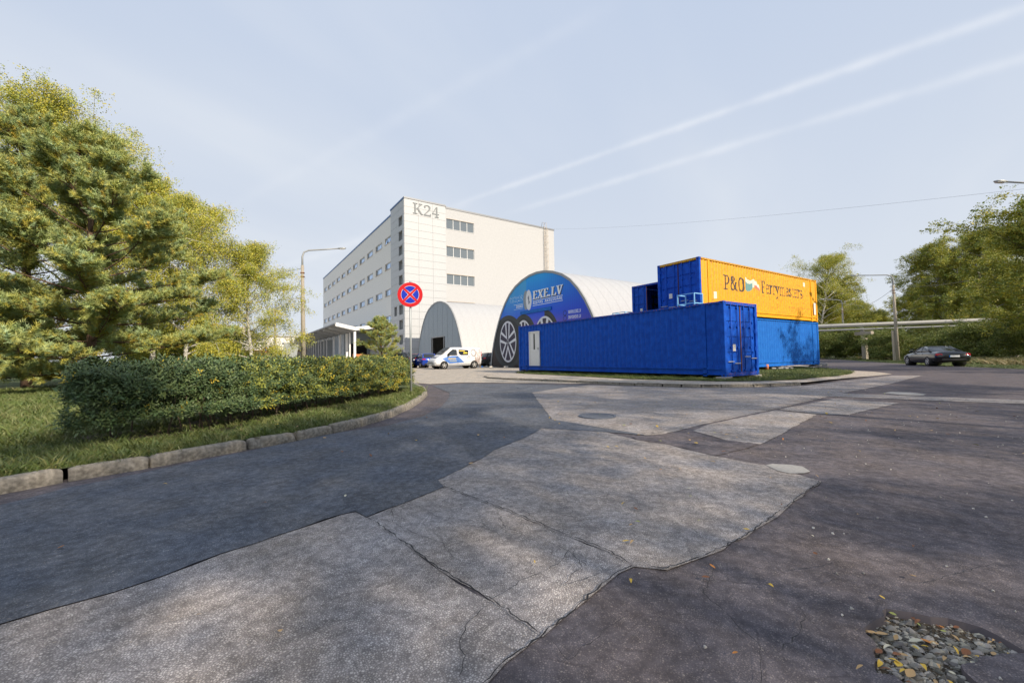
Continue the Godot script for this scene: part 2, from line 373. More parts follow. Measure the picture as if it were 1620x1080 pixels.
func car_paint(called: String, c: Color, rough := .25, metal := .2) -> StandardMaterial3D:
	var m := mat(called, c, rough, metal)
	m.clearcoat_enabled = true; m.clearcoat = .8; m.clearcoat_roughness = .06
	return m

# ---------------------------------------------------------------- flat print (lettering and posters)
func put_px(im: Image, x: int, y: int, c: Color) -> void:
	if x >= 0 and y >= 0 and x < im.get_width() and y < im.get_height(): im.set_pixel(x, y, c)

func text_mesh(text: String, font: String, weight: int, depth: float, italic := false) -> TextMesh:
	var f := SystemFont.new(); f.font_names = PackedStringArray([font]); f.font_weight = weight; f.font_italic = italic
	var t := TextMesh.new()
	t.font = f; t.text = text; t.font_size = 64; t.pixel_size = .01; t.depth = depth; t.curve_step = 1.0
	return t

func print_text(im: Image, text: String, font: String, weight: int, r: Rect2, c: Color, keep := 1.0, shear := 0.0) -> void:
	var t := text_mesh(text, font, weight, .01)
	var a := t.surface_get_arrays(0)
	var v: PackedVector3Array = a[Mesh.ARRAY_VERTEX]
	var ix: PackedInt32Array = a[Mesh.ARRAY_INDEX] if a[Mesh.ARRAY_INDEX] != null else PackedInt32Array(range(v.size()))
	if v.size() == 0: return
	var lo := Vector2(1e9, 1e9); var hi := -lo
	for p in v:
		lo = lo.min(Vector2(p.x, p.y)); hi = hi.max(Vector2(p.x, p.y))
	for k in ix.size() / 3:
		var q := []
		var front := true
		for j in 3:
			var p := v[ix[k * 3 + j]]
			if p.z < 0: front = false
			var u := (p.x - lo.x) / (hi.x - lo.x); var w := (p.y - lo.y) / (hi.y - lo.y)
			q.append(Vector2(r.position.x + u * r.size.x + shear * w * r.size.y, r.end.y - w * r.size.y))
		if not front: continue
		var area: float = (q[1] - q[0]).cross(q[2] - q[0])
		if absf(area) < 1e-6: continue
		for y in range(floori(minf(q[0].y, minf(q[1].y, q[2].y))), ceili(maxf(q[0].y, maxf(q[1].y, q[2].y))) + 1):
			for x in range(floori(minf(q[0].x, minf(q[1].x, q[2].x))), ceili(maxf(q[0].x, maxf(q[1].x, q[2].x))) + 1):
				var p := Vector2(x + .5, y + .5)
				var s0: float = (q[1] - q[0]).cross(p - q[0]) / area
				var s1: float = (q[2] - q[1]).cross(p - q[1]) / area
				var s2: float = (q[0] - q[2]).cross(p - q[2]) / area
				if s0 >= -.001 and s1 >= -.001 and s2 >= -.001 and (keep >= 1.0 or rng.randf() < keep): put_px(im, x, y, c)

func fill_poly(im: Image, poly: Array, c: Color, keep := 1.0) -> void:
	var pp := PackedVector2Array(poly)
	var lo := Vector2(1e9, 1e9); var hi := -lo
	for p in pp: lo = lo.min(p); hi = hi.max(p)
	for y in range(int(lo.y), int(hi.y) + 1):
		for x in range(int(lo.x), int(hi.x) + 1):
			if Geometry2D.is_point_in_polygon(Vector2(x + .5, y + .5), pp) and (keep >= 1.0 or rng.randf() < keep): put_px(im, x, y, c)

# ---------------------------------------------------------------- camera, sky, sun
func view_dir(px: float, py: float) -> Vector3:   # only used to say where the two vapour trails run in the sky
	var b := Basis(Vector3.RIGHT, .038) * Basis(Vector3.BACK, -.0168)
	return (b * Vector3((px - 810) / 646.3, (540 - py) / 646.3, -1)).normalized()

func camera_and_light() -> void:
	var cam := Camera3D.new()
	cam.name = "camera"; add_child(cam)
	cam.position = Vector3(0, 1.1, 0)
	cam.basis = Basis(Vector3.RIGHT, .038) * Basis(Vector3.BACK, -.0168)
	cam.fov = rad_to_deg(2 * atan(540 / 646.3)); cam.far = 3000; cam.near = .05; cam.current = true
	var sun := DirectionalLight3D.new()
	sun.name = "sun"; add_child(sun)
	var towards := Vector3(.71 * cos(deg_to_rad(31)), sin(deg_to_rad(31)), .704 * cos(deg_to_rad(31)))
	sun.look_at_from_position(towards * 50, Vector3.ZERO)
	sun.light_energy = SUN_ENERGY; sun.light_color = Color(1, .94, .85); sun.light_angular_distance = .55; sun.shadow_enabled = true
	var env := Environment.new()
	env.background_mode = Environment.BG_SKY
	env.sky = Sky.new(); env.sky.sky_material = sky()
	env.tonemap_mode = Environment.TONE_MAPPER_LINEAR; env.tonemap_exposure = EXPOSURE
	env.sdfgi_enabled = true; env.ssao_enabled = true; env.ssil_enabled = true
	var we := WorldEnvironment.new(); we.name = "world"; we.environment = env; add_child(we)

func sky() -> PanoramaSkyMaterial:
	var w := 2048; var h := 1024
	var data := PackedFloat32Array(); data.resize(w * h * 3)
	var high := noise(FastNoiseLite.TYPE_SIMPLEX_SMOOTH, 1.3, 5, 5)
	var fine := noise(FastNoiseLite.TYPE_SIMPLEX, 9.0, 6, 4)
	# vapour trails: a plane through the eye, where along it the trail runs, width, strength
	var trails := []
	for t in [[700, 331, 1620, 12, .0095, .32], [800, 338, 1620, 92, .0105, .25], [360, 330, 700, 150, .018, .08], [380, 445, 600, 370, .012, .2]]:
		var a := view_dir(t[0], t[1]); var b := view_dir(t[2], t[3])
		trails.append([a.cross(b).normalized(), a, b, t[4], t[5], (a.cross(b).normalized()).cross(a), a.angle_to(b)])
	for j in h:
		var th := PI * (j + .5) / h
		var y := cos(th); var s := sin(th)
		for i in w:
			var ph := TAU * (i + .5) / w
			var d := Vector3(sin(ph) * s, y, -cos(ph) * s)
			var u := maxf(y, 0.0)
			var c := Vector3(.575, .605, .635).lerp(Vector3(.345, .42, .565), pow(u, .62))
			if y > -.02:
				var q := d / (u + .25)
				var veil := clampf(.5 + high.get_noise_3d(q.x * .8 + q.z * .5, q.y, q.z * .35), 0, 1)
				c = c.lerp(Vector3(.63, .65, .67), veil * veil * .38)
				for t in trails:
					var off: float = (t[0] as Vector3).dot(d)
					if absf(off) < .05:
						var along: float = atan2(d.dot(t[5]), d.dot(t[1])) / t[6]
						if along > -.05 and along < 1.9:
							var n := fine.get_noise_3d(d.x * 1.1, d.y * 1.1, d.z * 1.1)
							var wd: float = t[3] * (.75 + .25 * clampf(along, 0, 1) + .3 * n)
							var k := exp(-off * off / (wd * wd * .5)) * smoothstep(-.05, .18, along) * (1.0 - smoothstep(1.5, 1.9, along)) * (.8 + .6 * n)
							c = c.lerp(Vector3(.72, .73, .75), clampf(k * t[4], 0, 1))
			else:
				c = Vector3(.27, .275, .27)
			var at := (j * w + i) * 3
			data[at] = c.x; data[at + 1] = c.y; data[at + 2] = c.z
	var im := Image.create_from_data(w, h, false, Image.FORMAT_RGBF, data.to_byte_array())
	var m := PanoramaSkyMaterial.new(); m.panorama = ImageTexture.create_from_image(im)
	return m

# ---------------------------------------------------------------- ground
func ground() -> void:
	var st := flat()
	for i in 12:
		for k in 12:
			var x0 := -700.0 + i * 120; var z0 := -200.0 + k * 90
			for v in [Vector2(x0, z0), Vector2(x0, z0 + 90), Vector2(x0 + 120, z0 + 90), Vector2(x0, z0), Vector2(x0 + 120, z0 + 90), Vector2(x0 + 120, z0)]:
				st.set_uv(v); st.add_vertex(P(v.x, -.06, v.y))
	setting(part("ground", done(st), M.far_field, self))
	# old dark asphalt, cut round the hole in it
	var road := [Vector2(-4.9, -7), Vector2(.9, -7), Vector2(.9, 2.15), Vector2(2.6, 2.15), Vector2(2.6, -7), Vector2(24, -7), Vector2(25.4, 8), Vector2(26.2, 19.1), Vector2(27, 21.6), Vector2(28.5, 25.3), Vector2(31, 31.4), Vector2(34.4, 37.8), Vector2(41, 49.2), Vector2(53, 70), Vector2(70, 100), Vector2(40, 110), Vector2(10, 60), Vector2(-8, 30), Vector2(-5.2, 19.6), Vector2(-4.2, 17), Vector2(-3.2, 14), Vector2(-2.8, 12), Vector2(-2.5, 9.4), Vector2(-2.5, 8), Vector2(-2.7, 6.8), Vector2(-3.1, 5.8), Vector2(-3.6, 5), Vector2(-4.1, 4.2), Vector2(-4.6, 3.6)]
	var pit := PackedVector2Array(roughen(POT, .035, .012))
	var pieces := [road]
	for half in [[.9, 1.56], [1.56, 2.6]]:
		pieces += Geometry2D.clip_polygons(PackedVector2Array([Vector2(half[0], -7), Vector2(half[1], -7), Vector2(half[1], 2.15), Vector2(half[0], 2.15)]), pit)
	setting(part("asphalt_road", ground_sheet(pieces, 0), M.old_asphalt, self))
	# the hole: broken rim, earth floor, crushed stone
	var wall := flat()
	for i in pit.size():
		var a := pit[i]; var b := pit[(i + 1) % pit.size()]
		var m := Vector2(1.58, 1.55)
		var a2 := a.move_toward(m, .012); var b2 := b.move_toward(m, .012)
		quad(wall, P(a.x, 0, a.y), P(b.x, 0, b.y), P(b2.x, -.055, b2.y), P(a2.x, -.055, a2.y))
	setting(part("pothole_rim", done(wall), M.old_asphalt, self))
	setting(part("pothole_floor", ground_sheet([[Vector2(1.1, 1.2), Vector2(2, 1.2), Vector2(2, 1.95), Vector2(1.1, 1.95)]], -.03), M.soil, self))
	var stone_mesh := pebble(3)
	var at := []; var cols := []
	for i in 3400:
		var p := Vector2(rng.randf_range(1.2, 1.9), rng.randf_range(1.3, 1.82))
		if not Geometry2D.is_point_in_polygon(p, pit): continue
		var s := pow(rng.randf(), 3.0) * .013 + .003
		if p.y > 1.66 + (p.x - 1.55) * -.2 and rng.randf() < .75: s *= .5
		var b := Basis.from_euler(Vector3(rng.randf_range(-.4, .4), rng.randf() * TAU, rng.randf_range(-.4, .4))).scaled(Vector3(s * rng.randf_range(.8, 1.5), s * .6, s))
		at.append(Transform3D(b, P(p.x, -.03 + s * rng.randf_range(-.1, .5), p.y)))
		var g := pow(rng.randf(), 1.3) * .36 + .08
		cols.append(Color(g, g * rng.randf_range(.92, .97), g * rng.randf_range(.78, .9)))
	M.stone = mat("stone", Color.WHITE, .85); M.stone.vertex_color_use_as_albedo = true
	stuff(copies("gravel", stone_mesh, M.stone, at, cols, self), "grey crushed stone lying in the hole in the asphalt", "gravel")
	# patches of newer or paler asphalt
	var k := 0
	for a in [[LIGHT1, M.pale_asphalt], [LIGHT2, M.pale_asphalt], [LIGHT3, M.pale_asphalt], [LIGHT4, M.pale_asphalt], [LIGHT5, M.pale_asphalt], [LIGHT6, M.pale_asphalt], [LIGHT7, M.old_asphalt], [STRIP, M.pale_asphalt], [BLUE, M.blue_asphalt], [CONC1, M.pale_patch], [CONC2, M.pale_patch]]:
		var poly: Array = roughen(a[0], .12, .014)
		setting(part("asphalt_patch", ground_sheet([poly], .004 + .0006 * k), a[1], self)); k += 1
	# gutter of pale worn asphalt along the kerb is the road's own; the yard beyond the junction
	var yard := roughen([Vector2(-5.3, 19.4), Vector2(-3.5, 17.3), Vector2(-2.4, 17.9), Vector2(-.9, 17.6), Vector2(3, 15.9), Vector2(6, 20), Vector2(10, 34), Vector2(40, 60), Vector2(70, 130), Vector2(-160, 130), Vector2(-60, 66), Vector2(-30, 52), Vector2(-14, 38), Vector2(-8.5, 27)], 1.2, .04)
	setting(part("yard", ground_sheet([yard], .016, [15, 18, 20, 22, 24, 26, 28, 30, 32, 34, 131]), M.yard_asphalt, self))
	# seams and cracks
	for i in CRACKS.size():
		crack(CRACKS[i], .014 if i in [0, 1, 2, 10] else .006, .0165)
	crack(SEAM, .014, .0166)
	crack([BLUE[19], BLUE[20], BLUE[21], BLUE[22]], .01, .0167)
	for c in [[Vector2(-3.2, 5.2), Vector2(-2.7, 6.1), Vector2(-2.3, 7.2), Vector2(-2.1, 8.6)], [Vector2(3.2, 3.4), Vector2(3.9, 3.1), Vector2(4.4, 3.3)], [Vector2(2.9, 2.2), Vector2(3.3, 1.9), Vector2(3.2, 1.5)], [Vector2(1.9, 1.95), Vector2(2.4, 2.1), Vector2(2.9, 2.0)], [Vector2(.75, 1.3), Vector2(.9, 1.55), Vector2(.85, 1.9), Vector2(1.0, 2.1)]]:
		crack(c, .006, .0168)
	# lawn on the left, verge on the right, island with pavement and grass
	var lawn := [Vector2(-4.85, 2.6)]
	for p in KERB: lawn.append(p + Vector2(-.1, .04))
	lawn += [Vector2(-8.5, 27), Vector2(-14, 38), Vector2(-30, 52), Vector2(-60, 66), Vector2(-160, 130), Vector2(-170, -20), Vector2(-4.9, -8)]
	setting(part("lawn", ground_sheet([lawn], .115), M.turf, self))
	var isl := []
	for p in ISL: isl.append(p)
	for p in ISLBACK: isl.append(p)
	isl += [Vector2(27, 40), Vector2(16, 45), Vector2(2, 36), Vector2(-.6, 29)]
	setting(part("pavement", ground_sheet([isl], 0.0, [-20, 0, 9, 10.5, 12, 13.5, 15, 16, 17, 40], true), M.yard_asphalt, self))
	var green := []
	for p in [Vector2(.2, 25.6), Vector2(.72, 24.19), Vector2(2.85, 20.7), Vector2(4.88, 17.1), Vector2(6.3, 15.7), Vector2(7.4, 14.75), Vector2(8.6, 14.5), Vector2(10.3, 14.9), Vector2(13.93, 17.6), Vector2(16.2, 19.6), Vector2(18, 21.6), Vector2(22, 31), Vector2(12, 36), Vector2(2, 32)]: green.append(p)
	setting(part("grass_island", ground_sheet([roughen(green, .5, .05)], .02, [-20, 0, 9, 10.5, 12, 13.5, 15, 16, 17, 40], true), M.turf, self))
	GREEN = green; LAWN = lawn
	# kerbs
	var kerb := Node3D.new(); kerb.name = "kerb"; add_child(kerb); setting(kerb)
	kerb_line(kerb, KERB, 1.0, .13)
	var kerb2 := Node3D.new(); kerb2.name = "island_kerb"; add_child(kerb2); setting(kerb2)
	kerb_line(kerb2, ISL.slice(0, 11), 1.0, .105)
	# manhole covers
	for a in [[Vector2(1.51, 7.41), .33, "round iron manhole cover in the pale asphalt patch"], [Vector2(.46, 14.34), .32, "round iron manhole cover in the blue asphalt near the yard"]]:
		var m := thing("manhole_cover", a[2], "manhole cover", P(a[0].x, .006, a[0].y))
		part("lid", disc_y(a[1] - .035, .014), M.manhole_iron, m)
		var ring := flat(); var rings := []
		for q in [[a[1] - .03, .002], [a[1] - .03, .016], [a[1], .016], [a[1], .002]]:
			var r := PackedVector3Array()
			for j in 28: r.append(Vector3(cos(TAU * j / 28) * q[0], q[1], sin(TAU * j / 28) * q[0]))
			rings.append(r)
		loft(ring, rings); part("frame", done(ring), M.iron, m)
		for j in 5:
			part("rib", box(Vector3(a[1] * 1.2 * (1 - .5 * pow(absf(j - 2) / 2.0, 2)), .006, .018)), M.iron, m, Vector3(0, .016, (j - 2) * a[1] * .3))

var GREEN := []
var LAWN := []

func crack(line: Array, width: float, y: float) -> void:
	var pts := roughen(line, .03, .009, false)
	var st := flat()
	var prev := []
	for i in pts.size():
		var t: Vector2 = (pts[mini(i + 1, pts.size() - 1)] - pts[maxi(i - 1, 0)]).normalized()
		var w := width * rng.randf_range(.15, .75) * (.35 if i == 0 or i == pts.size() - 1 else 1.0)
		var n := t.orthogonal() * w * .5
		var now := [pts[i] + n, pts[i] - n]
		if prev: quad(st, P(prev[0].x, y, prev[0].y), P(now[0].x, y, now[0].y), P(now[1].x, y, now[1].y), P(prev[1].x, y, prev[1].y))
		prev = now
	setting(part("asphalt_crack", done(st), M.tar, self))

func pebble(seed_: int) -> ArrayMesh:
	var n := noise(FastNoiseLite.TYPE_SIMPLEX, .9, seed_, 2)
	var st := flat()
	var rings := []
	for i in 5:
		var th := PI * i / 4.0; var ring := PackedVector3Array()
		for k in 6:
			var d := Vector3(cos(TAU * k / 6) * sin(th), cos(th), sin(TAU * k / 6) * sin(th))
			ring.append(d * (1 + .9 * n.get_noise_3dv(d * 1.4)))
		rings.append(ring)
	loft(st, rings); return done(st)

func kerb_line(parent: Node3D, line: Array, length: float, height: float) -> void:
	var curve := Curve2D.new()
	for p in line: curve.add_point(p)
	var total := curve.get_baked_length()
	var s := 0.0
	var k := 0
	while s < total - .3:
		var l := minf(length * rng.randf_range(.96, 1.04), total - s)
		var a := curve.sample_baked(s); var b := curve.sample_baked(minf(s + l, total))
		if a.direction_to(curve.sample_baked(s + l * .5)).angle_to(a.direction_to(b)) > .03 or a.direction_to(b).dot(curve.sample_baked(minf(s + l, total)).direction_to(curve.sample_baked(minf(s + l * 1.5, total)))) < .9:
			l *= .6; b = curve.sample_baked(minf(s + l, total))
		var mid := (a + b) * .5
		var dir := a.direction_to(b)
		var ang := atan2(dir.y, dir.x)
		var o := part("kerb_stone", kerb_mesh(snappedf(a.distance_to(b), .05), k % 5), M.kerb_stone, parent)
		o.position = P(mid.x, height + rng.randf_range(-.008, .008), mid.y) + Vector3(-sin(ang), 0, -cos(ang)) * .075 * (1.0)
		o.rotation = Vector3(rng.randf_range(-.01, .01), ang + rng.randf_range(-.012, .012), rng.randf_range(-.006, .006))
		s += l; k += 1

func kerb_mesh(l: float, v: int) -> ArrayMesh:
	var key := "kerb%.2f_%d" % [l, v]
	if cache.has(key): return cache[key]
	var n := noise(FastNoiseLite.TYPE_SIMPLEX, 5.0, 90 + v, 3)
	var st := smooth()
	var rings := []
	var steps := maxi(4, int(l / .06))
	for i in steps + 1:
		var x := lerpf(-l * .5 + .017, l * .5 - .017, float(i) / steps)
		var end := .016 if i == 0 or i == steps else 0.0
		var ring := PackedVector3Array()
		var chip := maxf(0, n.get_noise_2d(x * 1.6, v * 9.0) - .1) * .11
		for q in [[-.072, -.25], [-.075, -.03], [-.068, -.008], [-.04, 0], [.0, .002], [.045 - chip, 0], [.066 - chip * .6, -.012 - chip * .4], [.076, -.04 - chip], [.08, -.1], [.082, -.25]]:
			var e := n.get_noise_3d(x * 3, q[0] * 20, q[1] * 20) * .006
			ring.append(Vector3(x, q[1] - end + e, q[0] + e))
		rings.append(ring)
	loft(st, rings, false, true)
	cache[key] = done(st)
	return cache[key]

func copies(called: String, mesh: Mesh, m: Material, at: Array, cols: Array, parent: Node3D) -> MultiMeshInstance3D:
	var mm := MultiMesh.new()
	mm.transform_format = MultiMesh.TRANSFORM_3D; mm.use_colors = true; mm.mesh = mesh; mm.instance_count = at.size()
	for i in at.size():
		mm.set_instance_transform(i, at[i]); mm.set_instance_color(i, cols[i])
	var o := MultiMeshInstance3D.new()
	o.name = called if parent != self else numbered(called)
	o.multimesh = mm; o.material_override = m; o.set_meta("kind", "stuff")
	parent.add_child(o, true)
	return o

# ---------------------------------------------------------------- buildings
# wall face w x h in the plane z = 0 (front towards +z) with openings (Rect2) and reveals of the given depth
func wall_mesh(w: float, h: float, holes: Array, depth: float, y0 := 0.0) -> ArrayMesh:
	var xs := [0.0, w]; var ys := [y0, h]
	for r in holes:
		for v in [r.position.x, r.end.x]:
			if v > 0 and v < w and not xs.has(v): xs.append(v)
		for v in [r.position.y, r.end.y]:
			if v > y0 and v < h and not ys.has(v): ys.append(v)
	xs.sort(); ys.sort()
	var st := flat()
	for i in xs.size() - 1:
		for j in ys.size() - 1:
			var c := Vector2((xs[i] + xs[i + 1]) * .5, (ys[j] + ys[j + 1]) * .5)
			var open := false
			for r in holes:
				if r.has_point(c): open = true
			if not open: quad(st, Vector3(xs[i], ys[j + 1], 0), Vector3(xs[i + 1], ys[j + 1], 0), Vector3(xs[i + 1], ys[j], 0), Vector3(xs[i], ys[j], 0))
	for r in holes:
		var a: Vector2 = r.position; var b: Vector2 = r.end
		var f := [Vector3(a.x, a.y, 0), Vector3(b.x, a.y, 0), Vector3(b.x, b.y, 0), Vector3(a.x, b.y, 0)]
		for k in 4:
			var p: Vector3 = f[k]; var q: Vector3 = f[(k + 1) % 4]; var z := Vector3(0, 0, -depth)
			quad(st, p, q, q + z, p + z)
	return done(st)

# window: frame mesh with its panes as sub-parts
func window(parent: Node3D, t: Transform3D, w: float, h: float, n: int, frame: Material, glass: Material, open_k := -1) -> void:
	var key := "win%.2f,%.2f,%d" % [w, h, n]
	if not cache.has(key):
		var st := flat()
		var e := .06
		add_box(st, Vector3(w / 2, e / 2, 0), Vector3(w, e, .08)); add_box(st, Vector3(w / 2, h - e / 2, 0), Vector3(w, e, .08))
		for k in n + 1:
			var x := clampf(w * k / n, e / 2, w - e / 2)
			add_box(st, Vector3(x, h / 2, .001), Vector3(e if k == 0 or k == n else .08, h - 2 * e, .078))
		cache[key] = done(st)
		var pw := w / n - .1
		cache[key + "p"] = box(Vector3(pw, h - .16, .02))
	var o := part("window", cache[key], frame, parent)
	o.transform = t
	for k in n:
		var p := part("pane", cache[key + "p"], glass, o, Vector3(w * (k + .5) / n, h / 2, -.015), Vector3(rng.randf_range(-.008, .008), rng.randf_range(-.01, .01), 0))
		if k == open_k: p.rotation.x = -.16; p.position.z = .1

func store_building() -> void:
	var b := thing("warehouse", "white five-storey warehouse with panel-clad corner tower and rows of windows", "building", P(-16.92, .1, 64.51), .597)
	var LEFT := Basis(Vector3.UP, -PI / 2)   # plane whose front looks towards -x, u runs to +z
	# right face: z = 0, x 7.22 .. 31.19 (plaster)
	var holes := []
	for y in [23.0, 18.25, 13.5, 8.8]: holes.append(Rect2(.12, y, 5.35, 1.75))
	part("front_wall", wall_mesh(23.95, 26.45, holes, .22), M.plaster, b, Vector3(7.22, 0, 0))
	for r in holes:
		window(b, Transform3D(Basis.IDENTITY, Vector3(7.22 + r.position.x, r.position.y, -.16)), r.size.x, r.size.y, 4, M.frame_white, M.glass)
		part("lintel", box(Vector3(r.size.x + .1, .07, .12)), M.frame_buff, b, Vector3(7.22 + r.get_center().x, r.end.y + .036, -.03))
		part("window_sill", box(Vector3(r.size.x + .1, .05, .16)), M.frame_white, b, Vector3(7.22 + r.get_center().x, r.position.y - .026, -.02))
	# left face: x = 0, z -6.76 .. -72.2
	holes = []
	for y in [21.4, 16.8, 12.1, 7.4]:
		for k in 11:
			var z0 := 11.85 + 6.05 * (k - 1); var w := 4.25
			if k == 0: z0 = 6.86; w = 3.25
			if z0 + w < 72: holes.append(Rect2(72.2 - z0 - w, y, w, 1.15))
	var lw := part("side_wall", wall_mesh(72.2 - 6.76, 25.8, holes, .25), M.plaster_side_lifted, b)
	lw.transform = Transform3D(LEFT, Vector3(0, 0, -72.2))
	var k2 := 0
	for r in holes:
		var t := Transform3D(LEFT, Vector3(0, 0, -72.2)) * Transform3D(Basis.IDENTITY, Vector3(r.position.x, r.position.y, -.2))
		window(b, t, r.size.x, r.size.y, 4 if r.size.x > 4 else 3, M.frame_white, M.sky_tinted_glass, 0 if k2 == 0 else -1); k2 += 1
		var s := part("window_sill", box(Vector3(r.size.x + .16, .06, .2)), M.frame_buff, b)
		s.transform = Transform3D(LEFT, Vector3(0, 0, -72.2)) * Transform3D(Basis.IDENTITY, Vector3(r.get_center().x, r.position.y - .032, -.02))
		for e in [r.position.x + .05, r.end.x - .05]:
			var j := part("jamb", box(Vector3(.1, 1.14, .16)), M.frame_buff, b)
			j.transform = Transform3D(LEFT, Vector3(0, 0, -72.2)) * Transform3D(Basis.IDENTITY, Vector3(e, r.get_center().y, -.09))
	# tower core, faced with panels that stand 30 mm proud with open joints
	var th := []
	for k in 10: th.append(Rect2(6.76 - 2.6, 22.7 - 2.42 * k, 1.75, 1.5))
	th.append(Rect2(6.76 - 5.0, 8.15, 1.3, 1.5))
	part("tower_front", wall_mesh(7.22, 26.75, [], .2), M.trim_grey, b, Vector3(0, 0, -.001))
	var ts := part("tower_side", wall_mesh(6.76, 26.75, th, .45), M.trim_grey, b)
	ts.transform = Transform3D(LEFT, Vector3(.001, 0, -6.76))
	for r in th:
		window(b, Transform3D(LEFT, Vector3(0, 0, -6.76)) * Transform3D(Basis.IDENTITY, Vector3(r.position.x, r.position.y, -.42)), r.size.x, r.size.y, 1, M.frame_white, M.glass)
	var rows := 22
	var px := [0.0, 2.39, 4.86, 7.22]
	for j in rows:
		var y1 := 26.66 - 1.205 * j; var y0 := maxf(y1 - 1.205, .15)
		for i in 3:
			part("wall_panel", box(Vector3(px[i + 1] - px[i] - .03, y1 - y0 - .03, .04)), M.cladding, b, Vector3((px[i] + px[i + 1]) / 2, (y0 + y1) / 2, .02 + rng.randf_range(0, .004)))
	var zx := [0.0, 1.76, 3.06, 4.16, 5.91, 6.76]
	for j in rows:
		var y1 := 26.66 - 1.205 * j; var y0 := maxf(y1 - 1.205, .15)
		for i in 5:
			var cell := [Rect2(zx[i], y0, zx[i + 1] - zx[i], y1 - y0)]
			for r in th:
				var next := []
				for c in cell:
					if not (c as Rect2).intersects(r): next.append(c); continue
					var x: Rect2 = (c as Rect2).intersection(r)
					if c.end.y - x.end.y > .08: next.append(Rect2(c.position.x, x.end.y, c.size.x, c.end.y - x.end.y))
					if x.position.y - c.position.y > .08: next.append(Rect2(c.position.x, c.position.y, c.size.x, x.position.y - c.position.y))
				cell = next
			for c in cell:
				var o := part("wall_panel", box(Vector3(c.size.x - .03, c.size.y - .03, .04)), M.cladding, b)
				o.transform = Transform3D(LEFT, Vector3(0, 0, -6.76)) * Transform3D(Basis.IDENTITY, Vector3(c.get_center().x, c.get_center().y, .02 + rng.randf_range(0, .004)))
	# far walls and roof
	part("rear_wall", box(Vector3(31.1, 25.8, .3)), M.plaster, b, Vector3(15.6, 12.9, -72.0))
	part("end_wall", box(Vector3(.3, 26.4, 72)), M.plaster, b, Vector3(31.02, 13.2, -36.2))
	part("roof", box(Vector3(30.6, .3, 71.6)), M.roof_edge, b, Vector3(15.6, 25.5, -36.1))
	part("parapet_cap", box(Vector3(24.0, .3, .5)), M.roof_edge, b, Vector3(19.26, 26.6, -.18))
	part("parapet_cap", box(Vector3(.5, .3, 65.5)), M.roof_edge_blue, b, Vector3(.18, 25.95, -39.5))
	part("parapet_cap", box(Vector3(7.35, .26, .5)), M.roof_edge, b, Vector3(3.6, 26.88, -.17))
	part("parapet_cap", box(Vector3(.5, .26, 6.9)), M.roof_edge_blue, b, Vector3(.17, 26.87, -3.5))
	# the letters on the tower
	for a in [["K", 1.44, 1.72], ["2", 3.3, 1.25], ["4", 4.75, 1.25]]:
		var t := text_mesh(a[0], "Droid Serif", 400, .06)
		var bb := t.get_aabb()
		var o := part("letter", t, M.letter_grey, b)
		o.scale = Vector3(a[2] / bb.size.x, 1.8 / bb.size.y, 1)
		o.position = Vector3(a[1] - bb.position.x * o.scale.x, 24.5 - bb.position.y * o.scale.y, .09)
	# roof ladder with hoops
	var lad := Node3D.new(); lad.name = "ladder"; b.add_child(lad, true); lad.position = Vector3(28.8, 0, .25)
	for x in [-.3, .3]:
		part("rail", tube([Vector3(x, 9, 0), Vector3(x, 26.8, 0), Vector3(x, 27.7, -.1), Vector3(x, 27.8, -.6), Vector3(x, 27, -.9)], [.035], 6), M.frame_buff, lad)
	for j in 58: part("rung", box(Vector3(.6, .03, .03)), M.frame_buff, lad, Vector3(0, 9.2 + .31 * j, 0))
	for j in 14:
		var pts := []
		for q in 9: pts.append(Vector3(-.38 * cos(PI * q / 8), 0, .7 * sin(PI * q / 8)))
		part("hoop", tube(pts, [.025], 5), M.frame_buff, lad, Vector3(0, 9.8 + 1.25 * j, 0))
	for x in [-.33, 0, .33]:
		part("cage_bar", box(Vector3(.04, 16.6, .02)), M.frame_buff, lad, Vector3(x, 17.9, .7 * sqrt(1 - pow(x / .38, 2)) + .02))
	dock(b)

